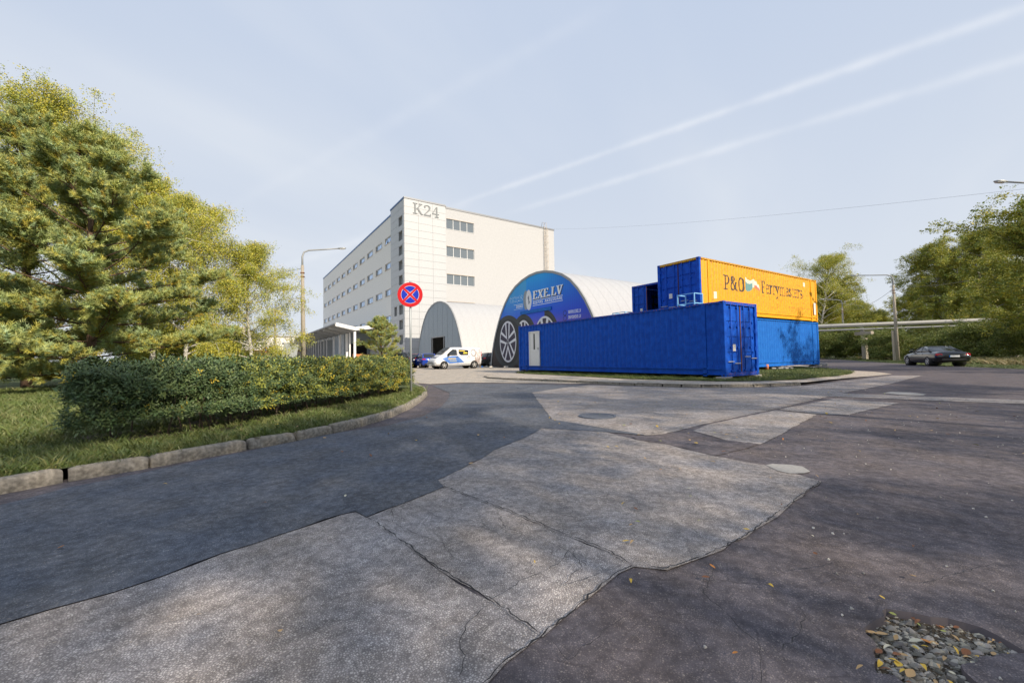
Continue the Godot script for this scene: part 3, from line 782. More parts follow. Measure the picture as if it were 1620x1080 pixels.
func dock(b: Node3D) -> void:
	# loading canopy along the side wall: outer leaf slopes in to a valley on columns, inner leaf rises to the wall
	var can := Node3D.new(); can.name = "canopy"; b.add_child(can, true)
	var st := flat()
	var prof := [Vector2(-8.6, 7.0), Vector2(-5.6, 6.35), Vector2(-.05, 7.05)]
	for s in 2:
		var p: Vector2 = prof[s]; var q: Vector2 = prof[s + 1]
		var c := Vector3((p.x + q.x) / 2, (p.y + q.y) / 2 + .06, -41)
		add_box(st, c, Vector3(p.distance_to(q) + .1, .12, 65), Basis(Vector3.BACK, atan2(q.y - p.y, q.x - p.x)))
	part("roof_sheet", done(st), M.galvanised, can)
	for z in range(12):
		var beam := flat()
		for s in 2:
			var p: Vector2 = prof[s]; var q: Vector2 = prof[s + 1]
			add_box(beam, Vector3((p.x + q.x) / 2, (p.y + q.y) / 2 - .28, -8.7 - 5.8 * z), Vector3(p.distance_to(q) - .15, .5, .25), Basis(Vector3.BACK, atan2(q.y - p.y, q.x - p.x)))
		part("beam", done(beam), M.hall_sheet if z else M.white_paint, can)
		part("column", box(Vector3(.35, 5.6, .35)), M.white_paint, can, Vector3(-5.6, 2.9, -8.7 - 5.8 * z))
	part("column", box(Vector3(.22, 5.6, .22)), M.white_paint, can, Vector3(-5.6, 2.9, -12.2))
	for s in 2:
		var p: Vector2 = prof[s]; var q: Vector2 = prof[s + 1]
		var o := part("fascia", box(Vector3(p.distance_to(q) + .12, .55, .12)), M.white_paint, can, Vector3((p.x + q.x) / 2, (p.y + q.y) / 2 - .16, -8.4))
		o.rotation.z = atan2(q.y - p.y, q.x - p.x)
	part("gutter", box(Vector3(.16, .2, 65)), M.roof_edge, can, Vector3(-8.7, 6.95, -41))
	# goods platform, dock house behind it with door openings and shelters
	part("loading_platform", box(Vector3(6.2, 1.15, 62)), M.concrete, b, Vector3(-3.12, .575, -40.5))
	var house := Node3D.new(); house.name = "dock_house"; b.add_child(house, true)
	var holes := [Rect2(47.2, 1.2, 1.3, 3.0)]
	for k in 6: holes.append(Rect2(4.0 + 7.0 * k, 1.2, 2.6, 3.2))
	var w := part("wall", wall_mesh(51, 6.1, holes, .3, 1.15), M.hall_gable, house)
	w.transform = Transform3D(Basis(Vector3.UP, -PI / 2), Vector3(-4.9, 0, -71))
	part("end_wall", wall_mesh(4.8, 6.1, [Rect2(1.1, 1.2, 3.2, 2.9)], .3, 1.15), M.hall_gable, house, Vector3(-4.89, 0, -20))
	part("inner_wall", box(Vector3(.1, 5, 50)), M.dark_interior, house, Vector3(-3.4, 3.65, -45.4))
	part("inner_back", box(Vector3(4.7, 5, .1)), M.dark_interior, house, Vector3(-2.5, 3.65, -21.5))
	part("lamp_strip", box(Vector3(1.6, .25, .12)), M.paper, house, Vector3(-2.2, 4.6, -19.9))
	for k in 6:
		var z := -71 + 4.0 + 7.0 * k
		for e in [-.35, 2.95]:
			part("dock_shelter", box(Vector3(1.5, 4.0, .6)), M.trim_grey, house, Vector3(-5.7, 3.2, z + e))
		part("dock_door", box(Vector3(.08, 3.0, 2.6)), M.black, house, Vector3(-4.6, 2.8, z + 1.3))
	for a in [[-3.6, -14.5, M.orange], [-2.0, -15.5, M.timber]]:
		var r := Node3D.new(); r.name = "barrier"; b.add_child(r, true); r.position = Vector3(a[0], 1.15, a[1])
		part("board", box(Vector3(2.0, .5, .06)), a[2], r, Vector3(0, .6, 0))
		for x in [-.9, .9]: part("leg", box(Vector3(.08, 1.05, .08)), M.timber, r, Vector3(x, .525, .1))
	part("banner", box(Vector3(.5, 2.6, .06)), M.light_blue_paint, b, Vector3(-1.2, 4.1, -9.2))

func hall_ring(x: float, w: float, h: float, grow := 0.0) -> PackedVector3Array:
	var r := PackedVector3Array()
	for p in HALL_PROFILE: r.append(Vector3(x, p.y * (h + grow), w / 2 + p.x * (w / 2 + grow)))
	return r

func hall(called: String, label: String, at: Vector3, w: float, h: float, panels: int) -> Node3D:
	var o := thing(called, label, "hall", at, .597)
	if not cache.has("hall%.1f" % w):
		var st := smooth()
		loft(st, [hall_ring(.0, w, h), hall_ring(1.17, w, h)], false); 
		st.set_smooth_group(1); loft(st, [hall_ring(1.17, w, h), hall_ring(1.172, w, h, .012), hall_ring(1.198, w, h, .012), hall_ring(1.2, w, h)], false)
		cache["hall%.1f" % w] = done(st)
	for k in panels: part("roof_panel", cache["hall%.1f" % w], M.hall_sheet, o, Vector3(k * 1.2, 0, 0))
	# band round the gable
	var e := flat()
	loft(e, [hall_ring(-.05, w, h, -.16), hall_ring(-.06, w, h, .05), hall_ring(.1, w, h, .05)], false)
	part("gable_trim", done(e), M.trim_grey, o)
	part("base_wall", box(Vector3(panels * 1.2, 1.15, .12)), M.hall_gable, o, Vector3(panels * .6, .575, w + .05))
	return o

func hall_height(s: float, w: float, h: float) -> float:
	var t := (s - w / 2) / (w / 2)
	for i in HALL_PROFILE.size() - 1:
		var a: Vector2 = HALL_PROFILE[i]; var b: Vector2 = HALL_PROFILE[i + 1]
		if t >= a.x and t <= b.x: return lerpf(a.y, b.y, (t - a.x) / (b.x - a.x)) * h
	return 0.0

func halls() -> void:
	# plain hall with grey sheeted gable and a doorway
	var w := 15.8; var h := 8.95
	var o := hall("arched_hall", "pale arched storage hall with plain grey gable and open doorway", P(-14.85, .1, 63.85), w, h, 24)
	var s := 0.0
	var k := 0
	while s < w - .01:
		var s1 := minf(s + .79, w)
		var door := s1 > 5.95 and s < 9.85
		var st := flat()
		var y0 := 3.95 if door else 0.0
		var n := 4
		for i in n:
			var a := lerpf(s, s1 - .012, float(i) / n); var b := lerpf(s, s1 - .012, float(i + 1) / n)
			var x := -.012 if k % 2 else -.004
			var ya := maxf(hall_height(a, w, h) - .1, y0); var yb := maxf(hall_height(b, w, h) - .1, y0)
			quad(st, Vector3(x, ya, a), Vector3(x, yb, b), Vector3(x, y0, b), Vector3(x, y0, a))
		part("gable_panel", done(st), M.hall_gable, o)
		s = s1; k += 1
	var st2 := flat()
	add_box(st2, Vector3(.02, 4.0, 7.9), Vector3(.12, .16, 4.1)); add_box(st2, Vector3(.02, 2.0, 5.9), Vector3(.12, 4.0, .16)); add_box(st2, Vector3(.02, 2.0, 9.9), Vector3(.12, 4.0, .16))
	part("door_frame", done(st2), M.trim_grey, o)
	part("inner_partition", box(Vector3(.1, 4.2, 4.4)), M.timber, o, Vector3(3.5, 2.1, 8.2))
	part("hall_end", gable_mesh(w, h), M.hall_gable, o, Vector3(28.8, 0, 0))
	# hall with the printed gable
	w = 16.6; h = 8.72
	o = hall("arched_hall", "pale arched hall whose blue gable is printed with tyres and lettering", P(-2.29, .1, 44.0), w, h, 24)
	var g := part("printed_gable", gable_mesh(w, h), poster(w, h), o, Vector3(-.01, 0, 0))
	label_part(g, "blue printed gable with alloy wheels, tyres and white lettering")
	part("hall_end", gable_mesh(w, h), M.hall_gable, o, Vector3(28.8, 0, 0))
	# roller box over the gate in the gable
	part("gate_box", box(Vector3(.08, .3, 4.6)), M.light_blue_paint, o, Vector3(-.06, 5.2, 8.0))
	# annex vent on the roof side
	part("roof_hatch", box(Vector3(2.6, .5, .9)), M.hall_sheet, o, Vector3(14.0, 4.6, w - .75))

func gable_mesh(w: float, h: float) -> ArrayMesh:
	var st := flat()
	var n := 64
	for i in n:
		var a := w * i / n; var b := w * (i + 1) / n
		var ya := maxf(hall_height(a, w, h) - .05, .01); var yb := maxf(hall_height(b, w, h) - .05, .01)
		quad_uv(st, [Vector3(0, ya, a), Vector3(0, yb, b), Vector3(0, 0, b), Vector3(0, 0, a)], [Vector2(a / w, 1 - ya / h), Vector2(b / w, 1 - yb / h), Vector2(b / w, 1), Vector2(a / w, 1)])
	return done(st)

# the banner print: colours run from blue to violet to brown, with sun glare painted in
func poster(w: float, h: float) -> StandardMaterial3D:
	var W := 1024; var H := 544
	var im := Image.create(W, H, false, Image.FORMAT_RGB8)
	var sx := W / w; var sy := H / h
	var stops := [[0.0, Color(.16, .12, .10)], [.16, Color(.24, .19, .17)], [.30, Color(.27, .23, .30)], [.44, Color(.46, .36, .78)], [.56, Color(.14, .34, .90)], [.74, Color(.03, .50, .93)], [1.0, Color(.02, .66, .95)]]
	for y in H:
		var v := 1.0 - (y + .5) / H
		var c := Color.BLACK
		for i in stops.size() - 1:
			if v >= stops[i][0]: c = (stops[i][1] as Color).lerp(stops[i + 1][1], (v - stops[i][0]) / (stops[i + 1][0] - stops[i][0]))
		for x in W:
			var d := c
			var u := float(x) / W
			if v > .35 and u < .40: d = c.lerp(Color(.45, .70, .84), .5 * clampf((v - .35) * 2.2, 0, 1) * (1.0 if int(u * 21) % 3 else .75))  # pale upper left: sun glare painted over the print colours
			if u > .55 and v > .4: d = c.lerp(Color(.0, .18, .72), .45 * (u - .55) / .45)
			if x % 16 == 0: d = d.darkened(.12)
			im.set_pixel(x, y, d)
	# three printed wheels: tyre, rim, spokes (centre and radii in metres on the wall)
	for q in [[9.3, 2.5, 1.55, 2.1, 2.0, 2.65, 10], [6.05, 2.45, 1.35, 2.05, 2.1, 2.6, 5], [3.33, 2.55, 1.5, 2.08, 2.75, 2.65, 5]]:
		for y in range(int((h - q[1] - q[5]) * sy), H):
			for x in range(maxi(0, int((q[0] - q[4]) * sx)), mini(W, int((q[0] + q[4]) * sx) + 1)):
				var mx := (x + .5) / sx - float(q[0]); var my := h - (y + .5) / sy - float(q[1])
				var ty := Vector2(mx / q[4], my / q[5]); var ri := Vector2(mx / q[2], my / q[3])
				var rr := ri.length()
				if q[6] == 10 and ty.length() < 1 and rr >= 1 and mx < 0: continue
				if rr < 1:
					var c := Color(.22, .2, .28)
					var an := fposmod(atan2(ri.y, ri.x) + .3, TAU)
					var sp: float = TAU / q[6]
					var off := absf(fposmod(an, sp) - sp / 2) * rr
					var arm := .085 + .05 * rr
					if absf(off - (.12 + .1 * rr if q[6] == 5 else 0.0)) < arm * (.55 if q[6] == 5 else .8): c = Color(.86, .87, .9)
					if rr > .91: c = Color(.84, .85, .88)
					if rr < .13: c = Color(.6, .6, .64)
					if rr < .06: c = Color(.2, .2, .22)
					im.set_pixel(x, y, c)
				elif ty.length() < 1:
					var t := ty.length()
					im.set_pixel(x, y, Color(.17, .18, .19) if t < .86 else Color(.22, .24, .25))
	var white := Color(.93, .94, .95)
	var R := func(a: float, b: float, c: float, d: float) -> Rect2: return Rect2(a * sx, (h - d) * sy, (c - a) * sx, (d - b) * sy)
	# logo: slab letters with a dark drop, small tyre, rules and line of small capitals
	print_text(im, "EXE.LV", "Droid Serif", 700, R.call(7.7, 6.2, 11.9, 6.98), Color(.1, .15, .25), 1.0, .1)
	for dx in [-2, -1, 0, 1, 2]: print_text(im, "EXE.LV", "Droid Serif", 700, Rect2(7.6 * sx + dx, (h - 7.06) * sy, 4.15 * sx, .78 * sy), white, 1.0, .1)
	for y in [6.17, 5.72]: fill_poly(im, [Vector2(7.6 * sx, (h - y) * sy), Vector2(11.8 * sx, (h - y) * sy), Vector2(11.8 * sx, (h - y) * sy + 2.5), Vector2(7.6 * sx, (h - y) * sy + 2.5)], white)
	print_text(im, "RIEPAS  AKSESUĀRI", "Droid Sans", 700, R.call(7.65, 5.82, 11.75, 6.12), white)
	print_text(im, "DISKI", "Droid Sans", 700, R.call(4.95, 5.75, 6.02, 6.02), white)
	for y in [6.12, 5.66]: fill_poly(im, [Vector2(4.5 * sx, (h - y) * sy), Vector2(6.05 * sx, (h - y) * sy), Vector2(6.05 * sx, (h - y) * sy + 2.5), Vector2(4.5 * sx, (h - y) * sy + 2.5)], Color(.8, .88, .95))
	# two rows of outlined lettering too broken up to read
	for row in 2:
		for k in 9:
			var x0 := (3.8 + k * .255) * sx; var y0 := (h - 6.98 + row * .31) * sy
			for j in 9:
				var a := Vector2(x0 + rng.randf() * .22 * sx, y0 + rng.randf() * .27 * sy); var b := a + Vector2(rng.randf_range(2, 9), 0).rotated([0.0, PI / 2, .8][rng.randi() % 3])
				fill_poly(im, [a, b, b + Vector2(1.5, 1.5), a + Vector2(1.5, 1.5)], Color(.85, .9, .95))
	for e in [[6.55, 6.35, .42, .92, Color(.62, .66, .7)], [7.0, 6.32, .45, .96, Color(.88, .89, .91)]]:
		for y in range(int((h - e[1] - e[3]) * sy), int((h - e[1] + e[3]) * sy)):
			for x in range(int((e[0] - e[2]) * sx), int((e[0] + e[2]) * sx)):
				var v := Vector2(((x + .5) / sx - e[0]) / e[2], (h - (y + .5) / sy - e[1]) / e[3])
				if v.length() < 1:
					var c: Color = e[4]
					if e[2] < .43 and (x + y) % 5 < 2: c = c.darkened(.25)
					if e[2] > .43 and v.length() < .42 and (absf(v.x) < .1 or absf(v.x + v.y) < .12): c = Color(.35, .4, .5)
					im.set_pixel(x, y, c)
	print_text(im, "WWW.EXE.LV", "Droid Sans", 700, R.call(12.45, 4.5, 13.95, 4.78), white)
	print_text(im, "INFO@EXE.LV", "Droid Sans", 700, R.call(12.45, 4.05, 13.95, 4.33), white)
	for y in [4.62, 4.18]:
		for a in 60:
			var p := Vector2((12.0 + .2 * cos(TAU * a / 60)) * sx, (h - y - .2 * sin(TAU * a / 60)) * sy)
			fill_poly(im, [p, p + Vector2(2.5, 0), p + Vector2(2.5, 2.5), p + Vector2(0, 2.5)], Color(.05, .1, .3))
	var m := mat("poster", Color.WHITE, .55)
	im.generate_mipmaps()
	m.albedo_texture = ImageTexture.create_from_image(im)
	return m

# ---------------------------------------------------------------- freight containers (45 foot: 13.716 x 2.5 x 2.896)
const CL := 13.716
const CW := 2.5
const CH := 2.896

# folded sheet from z = a (near the doors) to z = b, facing +x at x = 0
func corrugated(len_: float, y0: float, y1: float) -> ArrayMesh:
	var key := "corr%.3f,%.3f,%.3f" % [len_, y0, y1]
	if cache.has(key): return cache[key]
	var st := flat()
	var z := 0.0
	var pts := [Vector2(0, 0)]
	while z < len_ - .29:
		for q in [[.072, 0.0], [.068, -.036], [.07, -.036], [.068, 0.0]]:
			z += q[0]; pts.append(Vector2(z, q[1]))
	pts.append(Vector2(len_, 0))
	for i in pts.size() - 1:
		var a: Vector2 = pts[i]; var b: Vector2 = pts[i + 1]
		quad_uv(st, [Vector3(a.y, y1, -a.x), Vector3(b.y, y1, -b.x), Vector3(b.y, y0, -b.x), Vector3(a.y, y0, -a.x)], [Vector2(a.x / len_, 0), Vector2(b.x / len_, 0), Vector2(b.x / len_, 1), Vector2(a.x / len_, 1)])
	cache[key] = done(st)
	return cache[key]

# doors at z = 0 looking to +z, body runs to z = -CL, x from 0 to CW
func container(label: String, at: Vector3, turn: float, body: Material, ends: Material, rails: Material, group: String, opts := {}) -> Node3D:
	var c := thing("freight_container", label, "container", at, turn, group)
	for x in [.08, CW - .08]:
		for z in [-.08, -CL + .08]:
			part("corner_post", bevel_box(Vector3(.16, CH - .24, .16), .012), ends if z > -1 else body, c, Vector3(x, CH / 2, z))
		for z in [-.84, -CL + .84]:
			part("middle_post", box(Vector3(.1, CH - .04, .16)), body, c, Vector3(.055 if x < 1 else CW - .055, CH / 2, z))
		var s := -1.0 if x < 1 else 1.0
		part("top_rail", box(Vector3(.06, .07, CL - .34)), rails, c, Vector3(CW / 2 + s * (CW / 2 - .032), CH - .05, -CL / 2))
		part("bottom_rail", box(Vector3(.05, .06, CL - .34)), body, c, Vector3(CW / 2 + s * (CW / 2 - .03), .31, -CL / 2))
		part("bottom_rail", box(Vector3(.04, .17, CL - .34)), body, c, Vector3(CW / 2 + s * (CW / 2 - .075), .195, -CL / 2))
		part("bottom_rail", box(Vector3(.07, .04, CL - .34)), body, c, Vector3(CW / 2 + s * (CW / 2 - .04), .09, -CL / 2))
		for z in [-.09, -CL + .09]:
			for y in [.06, CH - .06]:
				var k := part("corner_casting", bevel_box(Vector3(.165, .118, .18), .01), ends if z > -1 else body, c, Vector3(CW / 2 + s * (CW / 2 - .08), y, z))
				part("casting_hole", box(Vector3(.17, .05, .07)), M.black, k, Vector3(s * .001, 0, 0))
				part("casting_hole", box(Vector3(.07, .05, .184)), M.black, k)
		for seg in [[.17, .75], [.93, CL - .93], [CL - .75, CL - .17]]:
			var long: bool = seg[1] - seg[0] > 2
			if opts.has("doorway") and s < 0 and long:
				# side wall with a personnel door let into it
				for piece in [[seg[0], opts.doorway.x], [opts.doorway.y, seg[1]]]:
					var o := part("side_panel", corrugated(piece[1] - piece[0], .34, CH - .085), body, c)
					o.transform = Transform3D(Basis(Vector3.UP, PI), Vector3(.035, 0, -piece[1]))
				var o2 := part("side_panel", corrugated(opts.doorway.y - opts.doorway.x, 2.46, CH - .085), body, c)
				o2.transform = Transform3D(Basis(Vector3.UP, PI), Vector3(.035, 0, -opts.doorway.y))
				continue
			var m: Material = body
			if s > 0 and long and opts.has("print"): m = opts.print
			var p := part("side_panel", corrugated(seg[1] - seg[0], .34, CH - .085), m, c)
			p.transform = Transform3D(Basis.IDENTITY, Vector3(CW - .035, 0, -seg[0])) if s > 0 else Transform3D(Basis(Vector3.UP, PI), Vector3(.035, 0, -seg[1]))
	var roof := corrugated(CL - .2, 0, CW - .14)
	var r := part("roof", roof, body, c, Vector3(CW - .07, CH - .03, -.1)); r.rotation = Vector3(0, 0, PI / 2)
	part("floor", box(Vector3(CW - .2, .1, CL - .2)), M.dark_interior, c, Vector3(CW / 2, .24, -CL / 2))
	var fw := part("front_wall", corrugated(CW - .33, .34, CH - .16), body, c); fw.transform = Transform3D(Basis(Vector3.UP, PI / 2), Vector3(CW - .165, 0, -CL + .06))
	for z in [-.06, -CL + .06]:
		part("end_rail", box(Vector3(CW - .32, .12, .1)), rails if z > -1 else body, c, Vector3(CW / 2, CH - .07, z))
		part("end_rail", box(Vector3(CW - .32, .15, .1)), rails if z > -1 else body, c, Vector3(CW / 2, .085, z))
	# doors
	var dw := (CW - .34) / 2; var dh := CH - .33
	for s in [0, 1]:
		var d := Node3D.new(); d.name = "door"; c.add_child(d, true)
		d.position = Vector3(.17 if s == 0 else CW - .17, .17, -.06)
		if opts.get("open", -1) == s: d.rotation.y = -2.6 if s == 0 else 2.6
		var q := 1.0 if s == 0 else -1.0
		var key := "door_skin%d" % s
		if not cache.has(key):
			var st := flat()
			# raised fields with three folded-in bands across
			var ys := [.0, .68, .78, 1.28, 1.38, 1.88, 1.98, dh]
			for i in ys.size() - 1:
				var inner := i % 2 == 1
				var z := -.035 if inner else 0.0
				add_box(st, Vector3(q * dw / 2, (ys[i] + ys[i + 1]) / 2, -.03 + z), Vector3(dw - (.22 if inner else .02), ys[i + 1] - ys[i], .04))
				if inner:
					for e in [.055, dw - .055]: add_box(st, Vector3(q * e, (ys[i] + ys[i + 1]) / 2, -.03), Vector3(.09, ys[i + 1] - ys[i] - .001, .04))
			cache[key] = done(st)
		part("skin", cache[key], ends, d)
		for b in [.33, .78]:
			part("locking_bar", tube([Vector3(q * dw * b, -.06, .035), Vector3(q * dw * b, dh + .06, .035)], [.02], 8), ends, d)
			for y in [.05, .95, 1.75, dh - .06]: part("bar_keeper", box(Vector3(.11, .06, .07)), ends, d, Vector3(q * dw * b, y, .015))
			part("handle", box(Vector3(.42, .03, .025)), M.galvanised, d, Vector3(q * (dw * b - .14), .34 + b * .16 * (1 if s else -1) + .12, .065))
		for y in [.2, .9, 1.6, 2.3]: part("hinge", box(Vector3(.1, .14, .05)), ends, d, Vector3(-q * .02, y, .015))
		part("gasket", box(Vector3(.03, dh, .03)), M.rust if opts.get("rusty", true) else M.black, d, Vector3(q * (dw - .002), dh / 2, .003))
		part("data_plate", box(Vector3(.2, .26, .006)), M.paper, d, Vector3(q * dw * .55, .32 + .62 * (1 - s), .0)) if s == 0 else null
	return c

func container_print() -> StandardMaterial3D:   # painted lettering, worn, on the sheet between 0.34 and 2.811 m
	var W := 2048; var H := 420
	var im := Image.create(W, H, false, Image.FORMAT_RGB8)
	var n := noise(FastNoiseLite.TYPE_SIMPLEX_SMOOTH, .02, 77, 5); var f := noise(FastNoiseLite.TYPE_SIMPLEX, .15, 78, 3)
	var streak := noise(FastNoiseLite.TYPE_SIMPLEX, .05, 79, 3)
	for y in H:
		for x in W:
			var c := Color(.92, .68, .03).lerp(Color(.87, .60, .035), clampf(.5 + n.get_noise_2d(x, y) * .8, 0, 1))
			var r := n.get_noise_2d(x * 1.7 + 900, y * 1.2) + .5 * f.get_noise_2d(x, y)
			if r > .55: c = c.lerp(Color(.45, .2, .06), .7)
			if streak.get_noise_2d(x * 3.0, y * .12) > .48: c = c.lerp(Color(.62, .36, .06), .35)
			im.set_pixel(x, y, c)
	var len_ := CL - 1.86
	var X := func(v: float) -> float: return (v - .93) / len_ * W
	var Y := func(v: float) -> float: return (1.0 - (v - 3.11 - .34) / (CH - .425)) * H
	var ink := Color(.25, .2, .17)
	for k in 4: print_text(im, "P&O", "Droid Serif", 700, Rect2(X.call(2.27) + k - 1, Y.call(5.31), X.call(4.38) - X.call(2.27), Y.call(4.5) - Y.call(5.31)), ink, .93)
	for k in 5: print_text(im, "Ferrymasters", "Droid Serif", 400, Rect2(X.call(6.27) + k, Y.call(5.33), X.call(11.5) - X.call(6.2), Y.call(4.36) - Y.call(5.33)), ink, .9)
	# waving flag, quartered
	var fl := func(u: float, v: float) -> Vector2: return Vector2(X.call(4.5 + u * 1.6), Y.call(5.38 - v * .75 - .12 * sin(u * 6.0) - u * .12))
	for a in 12:
		for b in 6:
			var u0 := a / 12.0; var u1 := (a + 1) / 12.0
			var v0 := b / 6.0 * (1 - u0 * .75); var v1 := (b + 1) / 6.0 * (1 - u0 * .75)
			var c := Color(.87, .86, .82)
			if u0 < .5 and b > 1 and u0 * 4 < b: c = Color(.33, .58, .62)
			if u0 > .55 and b > 3: c = Color(.75, .45, .35)
			if u0 > .5: v0 += (u0 - .5) * 1.2; v1 += (u1 - .5) * 1.2
			fill_poly(im, [fl.call(u0, v0), fl.call(u1, v0), fl.call(u1, v1), fl.call(u0, v1)], c, .92)
	print_text(im, "the", "Droid Serif", 400, Rect2(X.call(9.6), Y.call(4.04), 34, 26), ink, .6)
	print_text(im, "name", "Droid Serif", 400, Rect2(X.call(9.95), Y.call(4.0), 80, 22), Color(.75, .2, .15), .6)
	print_text(im, "of   experience", "Droid Serif", 400, Rect2(X.call(10.75), Y.call(4.02), X.call(12.7) - X.call(10.75), 26), ink, .5)
	for q in [[1.28, 4.33, 1.6, 3.96], [11.77, 5.7, 12.04, 5.42]]:
		fill_poly(im, [Vector2(X.call(q[0]), Y.call(q[1])), Vector2(X.call(q[2]), Y.call(q[1])), Vector2(X.call(q[2]), Y.call(q[3])), Vector2(X.call(q[0]), Y.call(q[3]))], Color(.88, .84, .8))
	im.generate_mipmaps()
	var m := mat("container_print", Color.WHITE, .5)
	m.albedo_texture = ImageTexture.create_from_image(im)
	return m

func containers() -> void:
	var a1 := .586
	# long blue one by the road, doors towards the road: local +x runs along the width to the right
	var c1 := container("long dark blue container on the grass with a white door in its side", P(8.02, .207, 15.37), a1, M.blue_paint, M.blue_paint, M.blue_rust, "freight containers", {"doorway": Vector2(11.42, 12.52)})
	var pd := Node3D.new(); pd.name = "personnel_door"; c1.add_child(pd, true); label_part(pd, "white personnel door with narrow glass slit")
	pd.transform = Transform3D(Basis(Vector3.UP, -PI / 2), Vector3(.0, .33, -12.5))
	part("leaf", wall_mesh(1.06, 2.13, [Rect2(.42, 1.0, .17, .98)], .04), M.door_white, pd, Vector3(0, 0, .012))
	part("glass_slit", box(Vector3(.17, .98, .01)), M.dark_glass, pd, Vector3(.505, 1.49, -.012))
	var df := flat()
	for e in [.03, 1.03]: add_box(df, Vector3(e, 1.065, .02), Vector3(.06, 2.13, .07))
	add_box(df, Vector3(.53, 2.1, .02), Vector3(.94, .06, .07)); add_box(df, Vector3(.53, .9, .016), Vector3(.8, .05, .02))
	part("frame", done(df), M.door_white, pd)
	part("handle", box(Vector3(.03, .14, .05)), M.galvanised, pd, Vector3(.93, 1.05, .05))
	# the stack: doors look to the left end
	var t := .577 - PI / 2
	var near := P(9.50, 0, 20.43)   # nearest corner = local x CW
	var b2 := Basis(Vector3.UP, t)
	var o2 := near - b2 * Vector3(CW, 0, 0)
	container("bright blue container carrying the yellow one", o2 + Vector3(0, .215, 0), t, M.light_blue_paint, M.blue_paint, M.light_blue_paint, "freight containers")
	var pm := container_print()
	var yel := weathered("yellow_paint", Color(.92, .68, .03), Color(.87, .60, .035), .02, 44, 1.5, .5)
	var c3 := container("yellow lettered container with blue doors on top of the stack", o2 + Vector3(0, .215 + CH + .012, 0), t, yel, M.blue_paint, M.yellow_rust, "freight containers", {"print": pm})
	part("marking_plate", box(Vector3(.006, .8, .3)), M.paper, c3, Vector3(CW - .004, .9, -13.3))
	# a second pair behind the stack, its upper one half open
	var o4 := P(8.67, 0, 29.21)
	var t4 := t
	container("blue container under the half-open one behind the stack", o4 + Vector3(0, .2, 0), t4, M.blue_paint, M.blue_paint, M.blue_rust, "freight containers")
	var c4 := container("blue upper container with one door open showing shelves inside", o4 + Vector3(0, .2 + CH + .012, 0), t4, M.blue_paint, M.blue_paint, M.blue_rust, "freight containers", {"open": 1})
	var st := flat()
	for y in [.6, 1.15, 1.7, 2.25]: add_box(st, Vector3(CW / 2, y, -2.4), Vector3(2.2, .05, .8))
	for x in [.2, 1.25, 2.3]: add_box(st, Vector3(x, 1.35, -2.1), Vector3(.05, 2.2, .05))
	part("shelving", done(st), M.dark_interior, c4)
	part("rear_screen", box(Vector3(2.2, 2.4, .05)), M.dark_interior, c4, Vector3(CW / 2, 1.45, -3.0))
	for q in [[1.75, 1.25], [1.9, 1.95], [2.1, .75], [1.65, .72], [2.2, 1.4]]:
		part("parcel", box(Vector3(.16, .14, .14)), M.paper, c4, Vector3(q[0], q[1], -1.95))
	# access landings with pale blue rails beside the upper doors
	for q in [[o2 + b2 * Vector3(2.2, 0, .42), t, 1.0, "landing with pale blue handrail beside the yellow container's doors"], [o4 + b2 * Vector3(-.05, 0, 1.0), t, 1.2, "landing with pale blue handrail before the half-open container"]]:
		var l := thing("access_landing", q[3], "landing", q[0] + Vector3(0, .1, 0), q[1], "access landings")
		part("deck", box(Vector3(q[2], .06, .8)), M.galvanised, l, Vector3(0, 3.0, 0))
		for x in [-q[2] / 2 + .04, q[2] / 2 - .04]:
			for z in [-.34, .34]:
				part("post", box(Vector3(.05, 4.0, .05)), M.pale_blue_rail, l, Vector3(x, 2.0, z))
			for y in [3.5, 3.98]: part("rail", box(Vector3(.045, .045, .63)), M.pale_blue_rail, l, Vector3(x, y, 0))
		for y in [3.5, 3.98]: part("rail", box(Vector3(q[2] - .13, .045, .045)), M.pale_blue_rail, l, Vector3(0, y, .34))
	# blocks the containers stand on
	var d1 := Basis(Vector3.UP, a1)
	for q in [[c1.position + d1 * Vector3(.12, 0, -.15), a1], [c1.position + d1 * Vector3(CW - .12, 0, -.15), a1], [c1.position + d1 * Vector3(.12, 0, -CL + .2), a1], [o2 + b2 * Vector3(CW - .15, 0, -CL + .35), t], [o2 + b2 * Vector3(CW - .15, 0, -.4), t]]:
		var blk := part("concrete_block", bevel_box(Vector3(.62, .105, .36), .012), M.concrete, self, Vector3(q[0].x, .16, q[0].z), Vector3(0, q[1] + .1, 0))
		tag(blk, "flat concrete block under a container corner", "block", "blocks under the containers")
	var blk2 := part("concrete_block", bevel_box(Vector3(.9, .22, .45), .02), M.concrete, self, o2 + b2 * Vector3(CW - .05, .11, -CL - .1) + Vector3(0, .1, 0), Vector3(0, t + .2, 0))
	tag(blk2, "thick concrete block at the far corner of the bright blue container", "block")
	# oddments under the stack
	var pot := thing("clay_pipe", "orange clay pipe end in the grass under the bright blue container", "pipe", o2 + b2 * Vector3(CW - .1, .115, -6.6))
	part("pipe_wall", tube([Vector3.ZERO, Vector3(0, .3, .02)], [.11], 12), M.orange, pot)
	for q in 5:
		var s := part("rubble_slab", bevel_box(Vector3(rng.randf_range(.25, .55), .09, .3), .02), M.pale_patch, self, o2 + b2 * Vector3(CW + rng.randf_range(-.3, .1), .16, -7.4 - q * .5), Vector3(rng.randf_range(-.1, .1), rng.randf() * 3, rng.randf_range(-.12, .12)))
		tag(s, "pale broken slab in the grass under the bright blue container", "slab", "broken slabs under the container")

